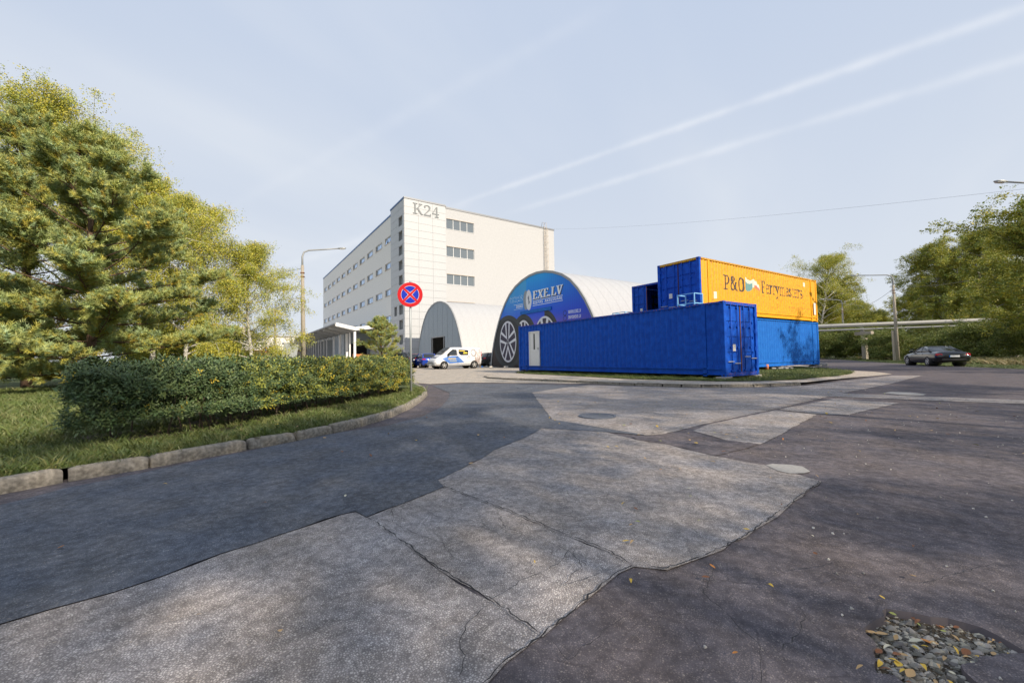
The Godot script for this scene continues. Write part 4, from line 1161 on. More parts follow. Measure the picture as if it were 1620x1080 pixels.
# ---------------------------------------------------------------- street furniture
func lamp_post(label: String, at: Vector3, arm_dir: float, reach: float, stub: bool, lean := 0.0, group := "street lamps") -> void:
	var o := thing("street_lamp", label, "street lamp", at, arm_dir, group)
	o.rotation.z = lean
	part("post", tube([Vector3(0, -.1, 0), Vector3(0, 4, 0), Vector3(0, 8.5, 0)], [.19, .155, .11], 12), M.pole_concrete, o)
	part("bracket", tube([Vector3(0, 8.1, 0), Vector3(0, 9.2, 0), Vector3(.12, 9.55, 0), Vector3(.45, 9.72, 0), Vector3(reach * .6, 9.86, 0), Vector3(reach, 10.0, 0)], [.075, .07, .065, .06, .055, .05], 8), M.trim_grey, o)
	var st := smooth(); var rings := []
	for q in [[0.0, .03, .03], [.06, .08, .06], [.3, .13, .075], [.55, .12, .06], [.66, .05, .03]]:
		var r := PackedVector3Array()
		for k in 10: r.append(Vector3(q[0], sin(TAU * k / 10) * q[2], cos(TAU * k / 10) * q[1]))
		rings.append(r)
	loft(st, rings, true, true)
	var head := part("lamp_head", done(st), M.galvanised, o, Vector3(reach - .03, 10.01, 0)); head.rotation.z = .09
	part("lens", bevel_box(Vector3(.42, .05, .18), .02), M.clear_lamp, head, Vector3(.36, -.06, 0))
	for y in [7.6, 7.9]: part("clamp", box(Vector3(.3, .05, .3)), M.rust, o, Vector3(0, y, 0))
	if stub:
		part("support_stub", bevel_box(Vector3(.22, 3.4, .26), .02), M.pole_concrete, o, Vector3(.27, 1.7, .05))

func cable(label: String, a: Vector3, b: Vector3, sag: float, r: float) -> void:
	var pts := []
	for k in 17:
		var t := k / 16.0
		pts.append(a.lerp(b, t) - Vector3(0, sag * 4 * t * (1 - t), 0))
	var o := part("overhead_cable", tube(pts, [r], 5), M.wire, self)
	tag(o, label, "cable")

func furniture() -> void:
	lamp_post("concrete street lamp rising behind the hedge near the loading dock", P(-16.35, .1, 32), .35, 2.6, false, .012)
	lamp_post("concrete street lamp by the low white building behind the birches", P(-33.7, .1, 58), .4, 2.6, false)
	lamp_post("concrete street lamp with a support stub behind the black coupe", P(43.4, 0, 46), 2.65, 3.1, true, -.01)
	lamp_post("concrete street lamp between the birches and the pipeline", P(55.3, 0, 68), 2.7, 2.4, false)
	lamp_post("concrete street lamp at the roadside by the drooping willow", P(29.6, 0, 21.2), PI - .1, 3.0, false)
	cable("thin cable from the warehouse roof across the road to the right-hand lamps", P(-1, 27.2, 82), P(30, 9.7, 21), 1.0, .006)
	cable("thin cable between the two lamps behind the hedge", P(-16.35, 8.0, 32), P(-33.7, 8.2, 58), 1.1, .014)
	cable("thin cable from the dock lamp towards the birches", P(-16.35, 8.4, 32), P(-40, 9, 38), .8, .014)
	cable("thin cable between the lamps above the pipeline", P(43.4, 8.2, 46), P(55.3, 8.2, 68), .9, .016)
	cable("thin cable from the stub lamp into the roadside trees", P(43.4, 8.2, 46), P(62, 11, 48), .6, .016)
	# no-stopping sign
	var s := thing("no_stopping_sign", "round red and blue no-stopping sign on a grey post at the hedge", "traffic sign", P(-2.98, .11, 12.0), .12)
	part("post", tube([Vector3(0, -.1, 0), Vector3(0, 3.28, 0)], [.032], 12), M.grey_metal, s)
	var plate := part("disc", disc_z(.365, .02), M.grey_metal, s, Vector3(0, 2.87, .05))
	part("face", sign_ring(.362, .262), mat("sign_red", lin(.62, .006, .012), .45), plate, Vector3(0, 0, .022))
	part("face_white", disc_flat(.27, 48), mat("sign_white", lin(.75, .75, .75), .45), plate, Vector3(0, 0, .0215))
	var blue := mat("sign_blue", lin(.004, .03, .50), .45)
	for k in 4:
		var st := flat()
		var poly := [Vector2(.062, 0)]
		for j in 13:
			var a := lerpf(-.66, .66, j / 12.0)
			poly.append(Vector2(cos(a), sin(a)) * .252)
		var rot := PI / 2 * k
		for j in range(1, poly.size() - 1):
			var v := [poly[0], poly[j], poly[j + 1]]
			tri(st, Vector3(v[0].rotated(rot).x, v[0].rotated(rot).y, 0), Vector3(v[2].rotated(rot).x, v[2].rotated(rot).y, 0), Vector3(v[1].rotated(rot).x, v[1].rotated(rot).y, 0))
		part("blue_field", done(st), blue, plate, Vector3(0, 0, .024))
	for r in [-PI / 4, PI / 4]:
		var bar := part("red_bar", box(Vector3(.54, .062, .001)), M.sign_red, plate, Vector3(0, 0, .0232 if r < 0 else .0236)); bar.rotation.z = r
	for y in [2.68, 3.06]: part("clamp", box(Vector3(.12, .04, .09)), M.galvanised, s, Vector3(0, y, .015))
	# pipeline on concrete trestles
	var pl := thing("pipeline", "two white lagged pipes running over the road side on concrete trestles", "pipeline", Vector3.ZERO)
	var a := P(28, 4.78, 66.5); var b := P(110, 4.6, 27)
	part("pipe", tube([a, a.lerp(b, .3), a.lerp(b, .6), b], [.27], 14), M.pipe_wrap, pl)
	part("pipe", tube([a + Vector3(.2, -.62, .5), b + Vector3(.2, -.62, .5)], [.13], 10), M.pipe_wrap, pl)
	for q in [.09, .252, .41, .57, .75]:
		var p: Vector3 = a.lerp(b, q)
		var tr := Node3D.new(); tr.name = "trestle"; pl.add_child(tr, true); tr.position = Vector3(p.x, 0, p.z + .2); tr.rotation.y = .45
		part("pillar", bevel_box(Vector3(.62, 3.6, .5), .03), M.pole_concrete, tr, Vector3(0, 1.8, 0))
		part("cap", bevel_box(Vector3(.8, .5, 1.9), .03), M.pole_concrete, tr, Vector3(0, 3.55, 0))
		part("saddle", box(Vector3(.3, .5, .3)), M.trim_grey, tr, Vector3(0, 4.05, -.2))
	# small red notice by the bushes
	var nt := thing("notice_board", "small red and white notice on a post before the roadside bushes", "sign", P(46.3, 0, 50), -.5)
	part("post", box(Vector3(.06, .8, .06)), M.timber, nt, Vector3(0, .4, 0))
	part("plate", box(Vector3(.5, .32, .03)), mat("notice_red", lin(.55, .08, .06), .5), nt, Vector3(0, .85, .04))
	part("print_strip", box(Vector3(.36, .12, .01)), M.paper, nt, Vector3(0, .85, .06))
	# no-stopping sign and board far behind the hedge
	var far := thing("traffic_sign", "small far red and blue round sign before the low white building", "traffic sign", P(-37.5, .1, 62), .9)
	part("post", tube([Vector3.ZERO, Vector3(0, 3.0, 0)], [.04], 8), M.grey_metal, far)
	part("disc", disc_z(.38, .03), M.sign_red, far, Vector3(0, 2.7, .05))
	part("blue_centre", disc_flat(.25, 24), blue, far, Vector3(0, 2.7, .085))
	var bd := thing("site_board", "tilted pale grey board standing before the low white building", "board", P(-24.0, .1, 44), .5)
	part("panel", box(Vector3(1.4, 2.3, .06)), M.grey_metal, bd, Vector3(0, 1.7, 0), Vector3(0, 0, -.16))
	for x in [-.5, .5]: part("leg", box(Vector3(.08, 1.2, .08)), M.timber, bd, Vector3(x - .1, .55, -.06))
	# stick and litter by the printed gable
	var stick := part("timber_stake", bevel_box(Vector3(.06, 1.5, .06), .008), M.timber, self, P(-3.3, .85, 41.3), Vector3(.03, .3, .05))
	tag(stick, "upright timber stake before the printed gable", "stake")
	for q in [[-4.5, 41.2, M.paper], [-3.0, 40.4, M.light_blue_paint], [-2.1, 39.6, M.paper], [-1.3, 39.2, M.black], [-3.7, 40.7, M.orange], [-.6, 38.6, M.paper]]:
		var l := part("litter", bevel_box(Vector3(rng.randf_range(.2, .45), .1, .2), .03), q[2], self, P(q[0], .19, q[1]), Vector3(0, rng.randf() * 3, 0))
		tag(l, "scrap of packaging lying along the foot of the printed gable", "litter", "litter by the printed gable")

func disc_flat(r: float, n: int) -> ArrayMesh:
	var st := flat()
	for k in n:
		var a := TAU * k / n; var b := TAU * (k + 1) / n
		tri(st, Vector3.ZERO, Vector3(cos(b) * r, sin(b) * r, 0), Vector3(cos(a) * r, sin(a) * r, 0))
	return done(st)

func sign_ring(r1: float, r0: float) -> ArrayMesh:
	var st := flat()
	for k in 48:
		var a := Vector3(cos(TAU * k / 48), sin(TAU * k / 48), 0); var b := Vector3(cos(TAU * (k + 1) / 48), sin(TAU * (k + 1) / 48), 0)
		quad(st, a * r0, b * r0, b * r1, a * r1)
	return done(st)

func disc_z(r: float, t: float) -> ArrayMesh:
	var st := flat(); var rings := []
	for q in [[0.0, r], [t - .006, r], [t, r - .006]]:
		var ring := PackedVector3Array()
		for k in 48: ring.append(Vector3(cos(TAU * k / 48) * q[1], sin(TAU * k / 48) * q[1], q[0]))
		rings.append(ring)
	loft(st, rings, true, true); return done(st)

# ---------------------------------------------------------------- vehicles (local +x forward, +z to the right)
func wheel(r: float) -> ArrayMesh:
	var key := "tyre%.2f" % r
	if cache.has(key): return cache[key]
	var st := smooth(); var rings := []
	for q in [[r * .66, -.09], [r * .8, -.105], [r * .95, -.1], [r, -.07], [r, .07], [r * .95, .1], [r * .8, .105], [r * .66, .09]]:
		var ring := PackedVector3Array()
		for k in 24: ring.append(Vector3(cos(TAU * k / 24) * q[0], sin(TAU * k / 24) * q[0], q[1]))
		rings.append(ring)
	loft(st, rings); cache[key] = done(st)
	st = flat(); rings = []
	for q in [[r * .68, .085], [r * .64, .095], [r * .6, .06], [.01, .05]]:
		var ring := PackedVector3Array()
		for k in 24: ring.append(Vector3(cos(TAU * k / 24) * q[0], sin(TAU * k / 24) * q[0], q[1]))
		rings.append(ring)
	for s in [1, -1]:
		var rr := []
		for ring in rings:
			var x := PackedVector3Array()
			for v in ring: x.append(Vector3(v.x, v.y, v.z * s))
			rr.append(x)
		loft(st, rr)
		for k in 5:
			var a := TAU * k / 5 + .3
			add_box(st, Vector3(cos(a) * r * .34, sin(a) * r * .34, s * .075), Vector3(r * .6, r * .15, .03), Basis(Vector3.BACK, a))
	cache[key + "rim"] = done(st)
	return cache[key]

func section(s: Array) -> PackedVector3Array:
	var half := [Vector2(s[2] - .1, s[1]), Vector2(s[2], s[1] + .1), Vector2(s[4], lerpf(s[1], s[3], .6)), Vector2(s[4] - .015, s[3]), Vector2(lerpf(s[4], s[6], .55), lerpf(s[3], s[5], .5)), Vector2(s[6], s[5] - minf(.06, (s[5] - s[3]) * .3)), Vector2(s[6] - .1, s[5] - .005), Vector2(s[6] * .4, s[5] + .015)]
	var ring := PackedVector3Array()
	for p in half: ring.append(Vector3(s[0], p.y, p.x))
	for i in range(half.size() - 1, -1, -1): ring.append(Vector3(s[0], half[i].y, -half[i].x))
	return ring

func body_mesh(stations: Array, uv := Rect2()) -> ArrayMesh:
	var st := smooth()
	var rings := []
	for i in stations.size() - 1:
		for k in 3:
			var s := []
			for j in 7: s.append(lerpf(stations[i][j], stations[i + 1][j], smoothstep(0, 1, k / 3.0) * .5 + k / 6.0 if j else k / 3.0))
			rings.append(section(s))
	rings.append(section(stations[-1]))
	var tris := []
	for i in rings.size() - 1:
		var a: PackedVector3Array = rings[i]; var b: PackedVector3Array = rings[i + 1]
		for k in a.size():
			tris.append_array([a[k], b[k], b[(k + 1) % a.size()], a[k], b[(k + 1) % a.size()], a[(k + 1) % a.size()]])
	for e in [0, rings.size() - 1]:
		var r: PackedVector3Array = rings[e]
		var m := Vector3.ZERO
		for v in r: m += v / r.size()
		for k in r.size(): tris.append_array([m, r[k], r[(k + 1) % r.size()]] if e == 0 else [m, r[(k + 1) % r.size()], r[k]])
	for v in tris:
		if uv.size.x > 0: st.set_uv(Vector2((v.x - uv.position.x) / uv.size.x, 1 - (v.y - uv.position.y) / uv.size.y))
		st.add_vertex(v)
	return done(st)

func side_z(stations: Array, x: float, y: float) -> float:
	for i in stations.size() - 1:
		if x >= stations[i][0] and x <= stations[i + 1][0]:
			var t: float = (x - stations[i][0]) / (stations[i + 1][0] - stations[i][0])
			var b := lerpf(stations[i][3], stations[i + 1][3], t); var top := lerpf(stations[i][5], stations[i + 1][5], t)
			var wb := lerpf(stations[i][4], stations[i + 1][4], t); var wt := lerpf(stations[i][6], stations[i + 1][6], t)
			return lerpf(wb - .015, wt, clampf((y - b) / maxf(top - b, .05), 0, 1)) + .015
	return .8

func side_patch(stations: Array, poly: Array, side: float, out := .008) -> ArrayMesh:
	var st := flat()
	var pq := PackedVector2Array(poly)
	var idx := Geometry2D.triangulate_polygon(pq)
	for t in idx.size() / 3:
		var v := []
		for k in 3:
			var p := pq[idx[t * 3 + k]]
			v.append(Vector3(p.x, p.y, side * (side_z(stations, p.x, p.y) + out)))
		if side > 0: tri(st, v[0], v[2], v[1])
		else: tri(st, v[0], v[1], v[2])
	return done(st)

func wheels(c: Node3D, r: float, front: float, rear: float, half: float) -> void:
	var m := wheel(r)
	for x in [front, rear]:
		for s in [-1, 1]:
			var arch := part("wheel_arch", tube([Vector3(0, 0, -.2), Vector3(0, 0, .2)], [r + .06], 24), M.black, c, Vector3(x, r + .02, s * (half - .197)))
			var w := part("wheel", m, M.rubber, c, Vector3(x, r, s * (half - .07)))
			part("rim", cache["tyre%.2frim" % r], M.alloy, w)

# closed car: lower body, glass house, roof, pillars, lamps, plates
func car(called: String, label: String, at: Vector3, turn: float, paint: Material, st: Array, gh: Array, r: float, axle: Array, plate_rear := true) -> Node3D:
	var c := thing(called, label, "car", at, turn, "parked vehicles")
	part("body", body_mesh(st), paint, c)
	var lv := []
	for k in 5:
		var t := k / 4.0
		var y := lerpf(gh[4], gh[5], t); var w := lerpf(gh[6], gh[7], pow(t, 1.4))
		var x0 := lerpf(gh[0], gh[1], t); var x1 := lerpf(gh[3], gh[2], t)
		var ring := PackedVector3Array()
		for p in [[x0, w * .55], [x0 + .12, w * .96], [lerpf(x0, x1, .3), w], [lerpf(x0, x1, .7), w], [x1 - .16, w * .95], [x1, w * .5]]: ring.append(Vector3(p[0], y, p[1]))
		for p in [[x1, w * .5], [x1 - .16, w * .95], [lerpf(x0, x1, .7), w], [lerpf(x0, x1, .3), w], [x0 + .12, w * .96], [x0, w * .55]]: ring.append(Vector3(p[0], y, -p[1]))
		lv.append(ring)
	var g := smooth(); loft(g, lv, true, true)
	part("glass", done(g), M.dark_glass, c)
	var top := smooth(); var tr := []
	for q in [[-.03, .995], [.015, .99], [.04, .8], [.05, .3]]:
		var ring := PackedVector3Array()
		var mid := Vector3((gh[1] + gh[2]) / 2, gh[5], 0)
		for v in lv[4]: ring.append(Vector3(mid.x + (v.x - mid.x) * q[1], gh[5] + q[0], v.z * q[1] * 1.01))
		tr.append(ring)
	loft(top, tr, true, true); part("roof", done(top), paint, c)
	for s in [-1, 1]:
		var base := Vector3(gh[3] - .14, gh[4], s * gh[6] * .965); var t2 := Vector3(gh[2] - .14, gh[5], s * gh[7] * .97)
		part("pillar", tube([base, t2], [.035], 6), paint, c)
		part("pillar", tube([Vector3(gh[0] + .12, gh[4], s * gh[6] * .97), Vector3(gh[1] + .12, gh[5], s * gh[7] * .97)], [.06], 6), paint, c)
		part("pillar", tube([Vector3((gh[0] + gh[3]) / 2 - .1, gh[4], s * gh[6]), Vector3((gh[1] + gh[2]) / 2, gh[5], s * gh[7])], [.03], 6), M.black, c)
		part("mirror", bevel_box(Vector3(.12, .13, .2), .03), paint, c, Vector3(gh[3] - .35, gh[4] + .06, s * (gh[6] + .16)))
		part("door_handle", box(Vector3(.18, .03, .03)), M.chrome, c, Vector3((gh[0] + gh[3]) / 2 - .3, gh[4] - .12, s * (side_z(st, (gh[0] + gh[3]) / 2 - .3, gh[4] - .12) + .005)))
		var xr: float = st[1][0]
		var tl := part("tail_lamp", bevel_box(Vector3(.2, .17, .34), .04), M.red_lamp, c, Vector3(xr + .0, lerpf(st[1][3], st[1][5], .3) - .06, s * (st[1][4] - .18)))
		tl.rotation.y = s * .35
		part("head_lamp", bevel_box(Vector3(.22, .13, .3), .04), M.clear_lamp, c, Vector3(st[-2][0] - .05, st[-2][3] - .02, s * (st[-2][4] - .2)))
	part("number_plate", box(Vector3(.02, .12, .52)), M.white_paint, c, Vector3(st[0][0] - .02, lerpf(st[0][1], st[0][5], .62), 0))
	part("plate_band", box(Vector3(.021, .12, .05)), M.light_blue_paint, c, Vector3(st[0][0] - .021, lerpf(st[0][1], st[0][5], .62), -.235))
	part("bumper", bevel_box(Vector3(.16, .2, st[0][2] * 2 - .1), .05), M.black, c, Vector3(st[0][0] + .06, st[0][1] + .02, 0))
	wheels(c, r, axle[0], axle[1], axle[2])
	return c

func vehicles() -> void:
	var coupe := [[-2.27, .42, .70, .70, .74, .82, .60], [-2.14, .30, .84, .76, .87, .95, .70], [-1.4, .22, .90, .84, .915, .975, .76], [-.9, .2, .91, .87, .915, .97, .78], [.7, .2, .91, .87, .915, .93, .8], [1.3, .2, .9, .8, .905, .87, .74], [1.9, .22, .86, .68, .87, .75, .66], [2.22, .3, .74, .55, .76, .6, .5]]
	car("parked_car", "black two-door coupe parked at the road side by the trees", P(29.6, .01, 28.7), PI / 2 - .38, car_paint("black_paint", lin(.006, .006, .008), .2, .1), coupe, [-1.55, -.62, .1, .95, .93, 1.30, .81, .64], .33, [1.35, -1.25, .9])
	var hatch := [[-1.98, .38, .74, .8, .80, .98, .66], [-1.88, .3, .86, .9, .89, 1.04, .76], [-1.2, .22, .89, .95, .905, 1.02, .8], [.6, .2, .89, .93, .905, 1.0, .8], [1.1, .2, .89, .88, .9, .95, .76], [1.7, .22, .86, .74, .87, .8, .68], [2.08, .32, .72, .6, .74, .64, .5]]
	var hatch_gh := [-1.85, -1.45, .15, 1.1, .98, 1.47, .80, .62]
	car("parked_car", "bright blue hatchback parked behind the white van", P(-9.6, .12, 44.6), .2, car_paint("car_blue", lin(.01, .06, .45)), hatch, hatch_gh, .31, [1.3, -1.25, .88]).rotation.y = PI / 2 + .55
	car("parked_car", "dark red hatchback mostly hidden by the blue one", P(-11.4, .12, 46.5), PI / 2 + .5, car_paint("car_wine", lin(.13, .008, .03)), hatch, hatch_gh, .31, [1.3, -1.25, .88])
	var suv := [[-2.3, .45, .76, .95, .84, 1.12, .7], [-2.2, .36, .9, 1.02, .93, 1.18, .8], [-1.4, .3, .93, 1.06, .95, 1.15, .84], [.7, .28, .93, 1.04, .95, 1.13, .84], [1.2, .28, .93, 1.0, .94, 1.08, .8], [1.9, .3, .9, .88, .91, .95, .74], [2.3, .4, .78, .74, .8, .8, .56]]
	car("parked_car", "dark grey estate car parked beside the small pine", P(-12.9, .12, 44.2), PI - .1, car_paint("car_dark", lin(.02, .021, .024)), suv, [-2.1, -1.7, .2, 1.15, 1.1, 1.66, .84, .68], .36, [1.4, -1.35, .93])
	car("parked_car", "white saloon parked far behind the pine and hedge", P(-34.5, .12, 41.5), .4, car_paint("car_white", lin(.75, .76, .78)), hatch, hatch_gh, .31, [1.3, -1.25, .88])
	car("parked_car", "silver car parked next to the white saloon behind the birches", P(-28.3, .12, 45.5), .4, car_paint("car_silver", lin(.5, .51, .52), .3, .5), hatch, hatch_gh, .31, [1.3, -1.25, .88])
	car("parked_car", "dark blue car showing its tail behind the white van", P(-1.9, .12, 47.2), .597, M.black, hatch, hatch_gh, .31, [1.3, -1.25, .88])
	# the white panel van with its printed sides
	var v := [[-2.42, .36, .82, 1.1, .88, 1.82, .72], [-2.35, .28, .9, 1.15, .95, 1.92, .79], [-1.5, .25, .93, 1.15, .96, 1.96, .81], [.3, .25, .93, 1.15, .96, 1.97, .81], [.72, .25, .93, 1.15, .96, 1.93, .8], [1.15, .25, .93, 1.13, .96, 1.64, .8], [1.58, .25, .93, 1.08, .95, 1.3, .8], [1.9, .25, .92, 1.0, .92, 1.12, .76], [2.2, .27, .88, .86, .88, .96, .7], [2.38, .35, .76, .7, .78, .78, .58]]
	var c := thing("delivery_van", "white van with blue swoosh, yellow script and printed tyre on its side", "van", P(-4.95, .12, 37.95) + Basis(Vector3.UP, .597 + PI) * Vector3(0, 0, .93), .597 + PI, "parked vehicles")
	var W := 512; var H := 208
	var im := Image.create(W, H, false, Image.FORMAT_RGB8)
	im.fill(Color(.87, .87, .88))
	var q := func(x: float, y: float) -> Vector2: return Vector2((x + 2.42) / 4.8 * W, (1 - (y - .25) / 1.75) * H)
	fill_poly(im, [q.call(1.75, .95), q.call(1.2, 1.12), q.call(.6, 1.18), q.call(.1, 1.15), q.call(-.55, .55), q.call(.6, .5), q.call(1.0, .48)], Color(.3, .48, .76))
	fill_poly(im, [q.call(.05, 1.2), q.call(-.05, 1.2), q.call(-.75, .5), q.call(-.6, .5)], Color(.8, .83, .88))
	for k in 9: fill_poly(im, [q.call(1.1 - k * .09, .95 + .06 * (k % 2)), q.call(1.04 - k * .09, .97), q.call(1.05 - k * .09, .84), q.call(1.1 - k * .09, .83)], Color(.85, .72, .25))
	for k in 9: fill_poly(im, [q.call(.95 - k * .08, .75), q.call(.9 - k * .08, .76), q.call(.9 - k * .08, .68), q.call(.95 - k * .08, .67)], Color(.8, .74, .4))
	for k in 26:
		var a := TAU * k / 26
		fill_poly(im, [q.call(-1.55 + .30 * cos(a), 1.45 + .36 * sin(a)), q.call(-1.55 + .30 * cos(a + .2), 1.45 + .36 * sin(a + .2)), q.call(-1.55 + .17 * cos(a + .1), 1.45 + .2 * sin(a + .1))], Color(.3, .28, .27))
	for k in 40:
		var x := rng.randf_range(-2.3, -1.7); var y := rng.randf_range(.6, 1.85)
		fill_poly(im, [q.call(x, y), q.call(x + .05, y), q.call(x + .06, y - .35), q.call(x, y - .4)], Color(.58, .5, .46), .6)
	for k in 26: fill_poly(im, [q.call(-1.05 + .14 * cos(k), 1.0 + .16 * sin(k)), q.call(-1.0 + .14 * cos(k), 1.0 + .16 * sin(k)), q.call(-1.02 + .1 * cos(k), .93 + .12 * sin(k))], Color(.5, .5, .52))
	for y in range(H - 22, H):
		for x in W:
			if rng.randf() < .5: im.set_pixel(x, y, Color(.45, .43, .41))
	im.generate_mipmaps()
	var vm := mat("van_print", Color.WHITE, .35); vm.albedo_texture = ImageTexture.create_from_image(im); vm.clearcoat_enabled = true; vm.clearcoat = .4
	part("body", body_mesh(v, Rect2(-2.42, .25, 4.8, 1.75)), vm, c)
	for s in [-1, 1]:
		part("front_window", side_patch(v, [Vector2(.2, 1.22), Vector2(.2, 1.74), Vector2(.6, 1.78), Vector2(.98, 1.52), Vector2(1.2, 1.22)], s), M.dark_glass, c)
		var w2 := part("side_window", side_patch(v, [Vector2(-.95, 1.24), Vector2(-1.03, 1.7), Vector2(0, 1.76), Vector2(0, 1.38), Vector2(-.2, 1.24)], s), M.dark_glass, c)
		var deco := side_patch(v, [Vector2(-.62, 1.58), Vector2(-.05, 1.6), Vector2(-.05, 1.68), Vector2(-.62, 1.66)], s, .014)
		part("yellow_sticker", deco, mat("sticker_yellow", lin(.7, .52, .02), .5) if s < 0 else M.sticker_yellow, w2)
		part("yellow_sticker", side_patch(v, [Vector2(-.92, 1.38), Vector2(-.45, 1.36), Vector2(-.5, 1.52), Vector2(-.86, 1.5)], s, .014), M.sticker_yellow, w2)
		part("mirror", bevel_box(Vector3(.14, .3, .22), .04), M.black, c, Vector3(1.1, 1.3, s * 1.06))
		part("head_lamp", bevel_box(Vector3(.4, .26, .2), .06), M.clear_lamp, c, Vector3(2.0, .88, s * .78), Vector3(0, s * .4, -.3))
		part("tail_lamp", bevel_box(Vector3(.08, .5, .12), .03), M.red_lamp, c, Vector3(-2.4, 1.3, s * .84))
		part("sill", bevel_box(Vector3(2.3, .14, .05), .02), M.trim_grey, c, Vector3(0, .34, s * .945))
		part("door_seam", box(Vector3(.015, 1.25, .01)), M.black, c, Vector3(.12, 1.0, s * .962))
		part("door_handle", box(Vector3(.16, .04, .03)), M.black, c, Vector3(.25, 1.08, s * .965))
	var ws := smooth()
	quad(ws, Vector3(.76, 1.93, -.66), Vector3(.76, 1.93, .66), Vector3(1.6, 1.34, .72), Vector3(1.6, 1.34, -.72))
	part("windscreen", done(ws), M.dark_glass, c, Vector3(.02, .025, 0))
	part("bonnet_shade", box(Vector3(.5, .02, 1.0)), mat("bonnet_shade_paint", lin(.03, .04, .1), .4), c, Vector3(1.95, 1.1, 0), Vector3(0, 0, -.42))  # dark sheet that puts the shade on the bonnet into colour
	part("bumper", bevel_box(Vector3(.3, .36, 1.72), .08), M.trim_grey, c, Vector3(2.3, .46, 0))
	part("grille", box(Vector3(.03, .16, 1.0)), M.black, c, Vector3(2.43, .52, 0))
	part("number_plate", box(Vector3(.02, .12, .52)), M.white_paint, c, Vector3(2.46, .38, 0))
	wheels(c, .32, 1.5, -1.6, .96)

# ---------------------------------------------------------------- far buildings
func far_buildings() -> void:
	var w := thing("low_building", "low white shed with a dark eaves line beyond the birches", "building", P(-66, .1, 118), .597)
	part("wall", box(Vector3(46, 7.4, 20)), M.white_paint, w, Vector3(0, 3.7, 0))
	part("roof", box(Vector3(46.6, .4, 20.6)), M.hall_sheet, w, Vector3(0, 7.6, 0))
	part("eaves_band", box(Vector3(46.2, .3, .3)), M.trim_grey, w, Vector3(0, 3.7, 10.1))
	for k in 7:
		var f := part("window", box(Vector3(2.4, 1.1, .1)), M.frame_white, w, Vector3(-18 + 6 * k, 2.2, 10.03))
		part("pane", box(Vector3(2.1, .8, .06)), M.glass, f, Vector3(0, 0, .05))
		part("canopy_post", box(Vector3(.25, 3.6, .25)), M.rust, w, Vector3(-18 + 6 * k, 1.8, 12.5))
		part("high_window", box(Vector3(2.6, .5, .1)), M.glass, w, Vector3(-18 + 6 * k, 5.6, 10.03))
	part("canopy", box(Vector3(44, .25, 3)), M.rust, w, Vector3(0, 3.7, 11.6))
	var t := thing("panel_block", "long tan panel building far behind the white shed", "building", P(-118, 0, 215), .5)
	for k in 12:
		part("wall_panel", box(Vector3(5.9, 13.5, 14)), M.pole_concrete, t, Vector3(-36 + 6 * k, 6.75, rng.randf_range(-.05, .05)))
	part("tower", box(Vector3(11, 18, 12)), M.frame_buff, t, Vector3(-24, 9, 2))
	part("tower", box(Vector3(4, 16, 12)), M.pole_concrete, t, Vector3(-33, 8, 2))
	var r := thing("red_roof_shed", "small red-roofed shed glimpsed between the trees past the pipeline", "building", P(88, 0, 104), -.7)
	part("wall", box(Vector3(10, 3.4, 6)), M.white_paint, r, Vector3(0, 1.7, 0))
	var st := flat()
	for s in [-1, 1]: add_box(st, Vector3(0, 4.4, s * 1.75), Vector3(10.6, .15, 4.0), Basis(Vector3.RIGHT, s * .5))
	part("roof", done(st), M.orange, r)
	part("window", box(Vector3(1.6, 1.1, .1)), M.glass, r, Vector3(-2, 1.9, 3.03)); part("window", box(Vector3(1.6, 1.1, .1)), M.glass, r, Vector3(2, 1.9, 3.03))

# ---------------------------------------------------------------- plants
func leaf_spray(n: int, spread: float, hang: float, size: float, seed_: int) -> ArrayMesh:   # a twig's worth of small leaves
	var r := RandomNumberGenerator.new(); r.seed = seed_
	var st := flat()
	for k in n:
		var c := Vector3(r.randfn() * spread, -r.randf() * hang, r.randfn() * spread)
		var a := Vector3(r.randfn(), -.6 + r.randfn() * .5, r.randfn()).normalized()
		var b := a.cross(Vector3(r.randfn(), r.randfn(), r.randfn())).normalized()
		var s := size * r.randf_range(.7, 1.25)
		quad(st, c, c + a * s * .45 + b * s * .36, c + a * s, c + a * s * .5 - b * s * .36)
	return done(st)

func needle_tuft(n: int, length: float, seed_: int) -> ArrayMesh:   # along +y
	var r := RandomNumberGenerator.new(); r.seed = seed_
	var st := flat()
	for k in n:
		var y := pow(r.randf(), .8) * length * 1.2
		var a := r.randf() * TAU
		var d := Vector3(cos(a), r.randf_range(.5, 1.1), sin(a)).normalized()
		var s := length * r.randf_range(.7, 1.1) * .62
		var side := d.cross(Vector3(r.randfn(), r.randfn(), r.randfn())).normalized() * .0095
		tri(st, Vector3(0, y, 0) + side, Vector3(0, y, 0) + d * s, Vector3(0, y, 0) - side)
	return done(st)

func grass_tuft(n: int, h: float, seed_: int) -> ArrayMesh:
	var r := RandomNumberGenerator.new(); r.seed = seed_
	var st := flat()
	for k in n:
		var p := Vector3(r.randfn() * .03, 0, r.randfn() * .03)
		var lean := Vector3(r.randfn() * .5, 1, r.randfn() * .5).normalized()
		var s := h * r.randf_range(.5, 1.2)
		var side := lean.cross(Vector3(r.randfn(), 0, r.randfn())).normalized() * .0028 * (1 + h * 4)
		var m := p + lean * s * .6; var tip := m + (lean + Vector3(lean.x, -.3, lean.z) * .9).normalized() * s * .45
		quad(st, p - side, p + side, m + side * .8, m - side * .8); tri(st, m - side * .8, m + side * .8, tip)
	return done(st)

func random_basis(s: float) -> Basis:
	return Basis.from_euler(Vector3(rng.randf() * TAU, rng.randf() * TAU, rng.randf() * TAU)).scaled(Vector3.ONE * s)

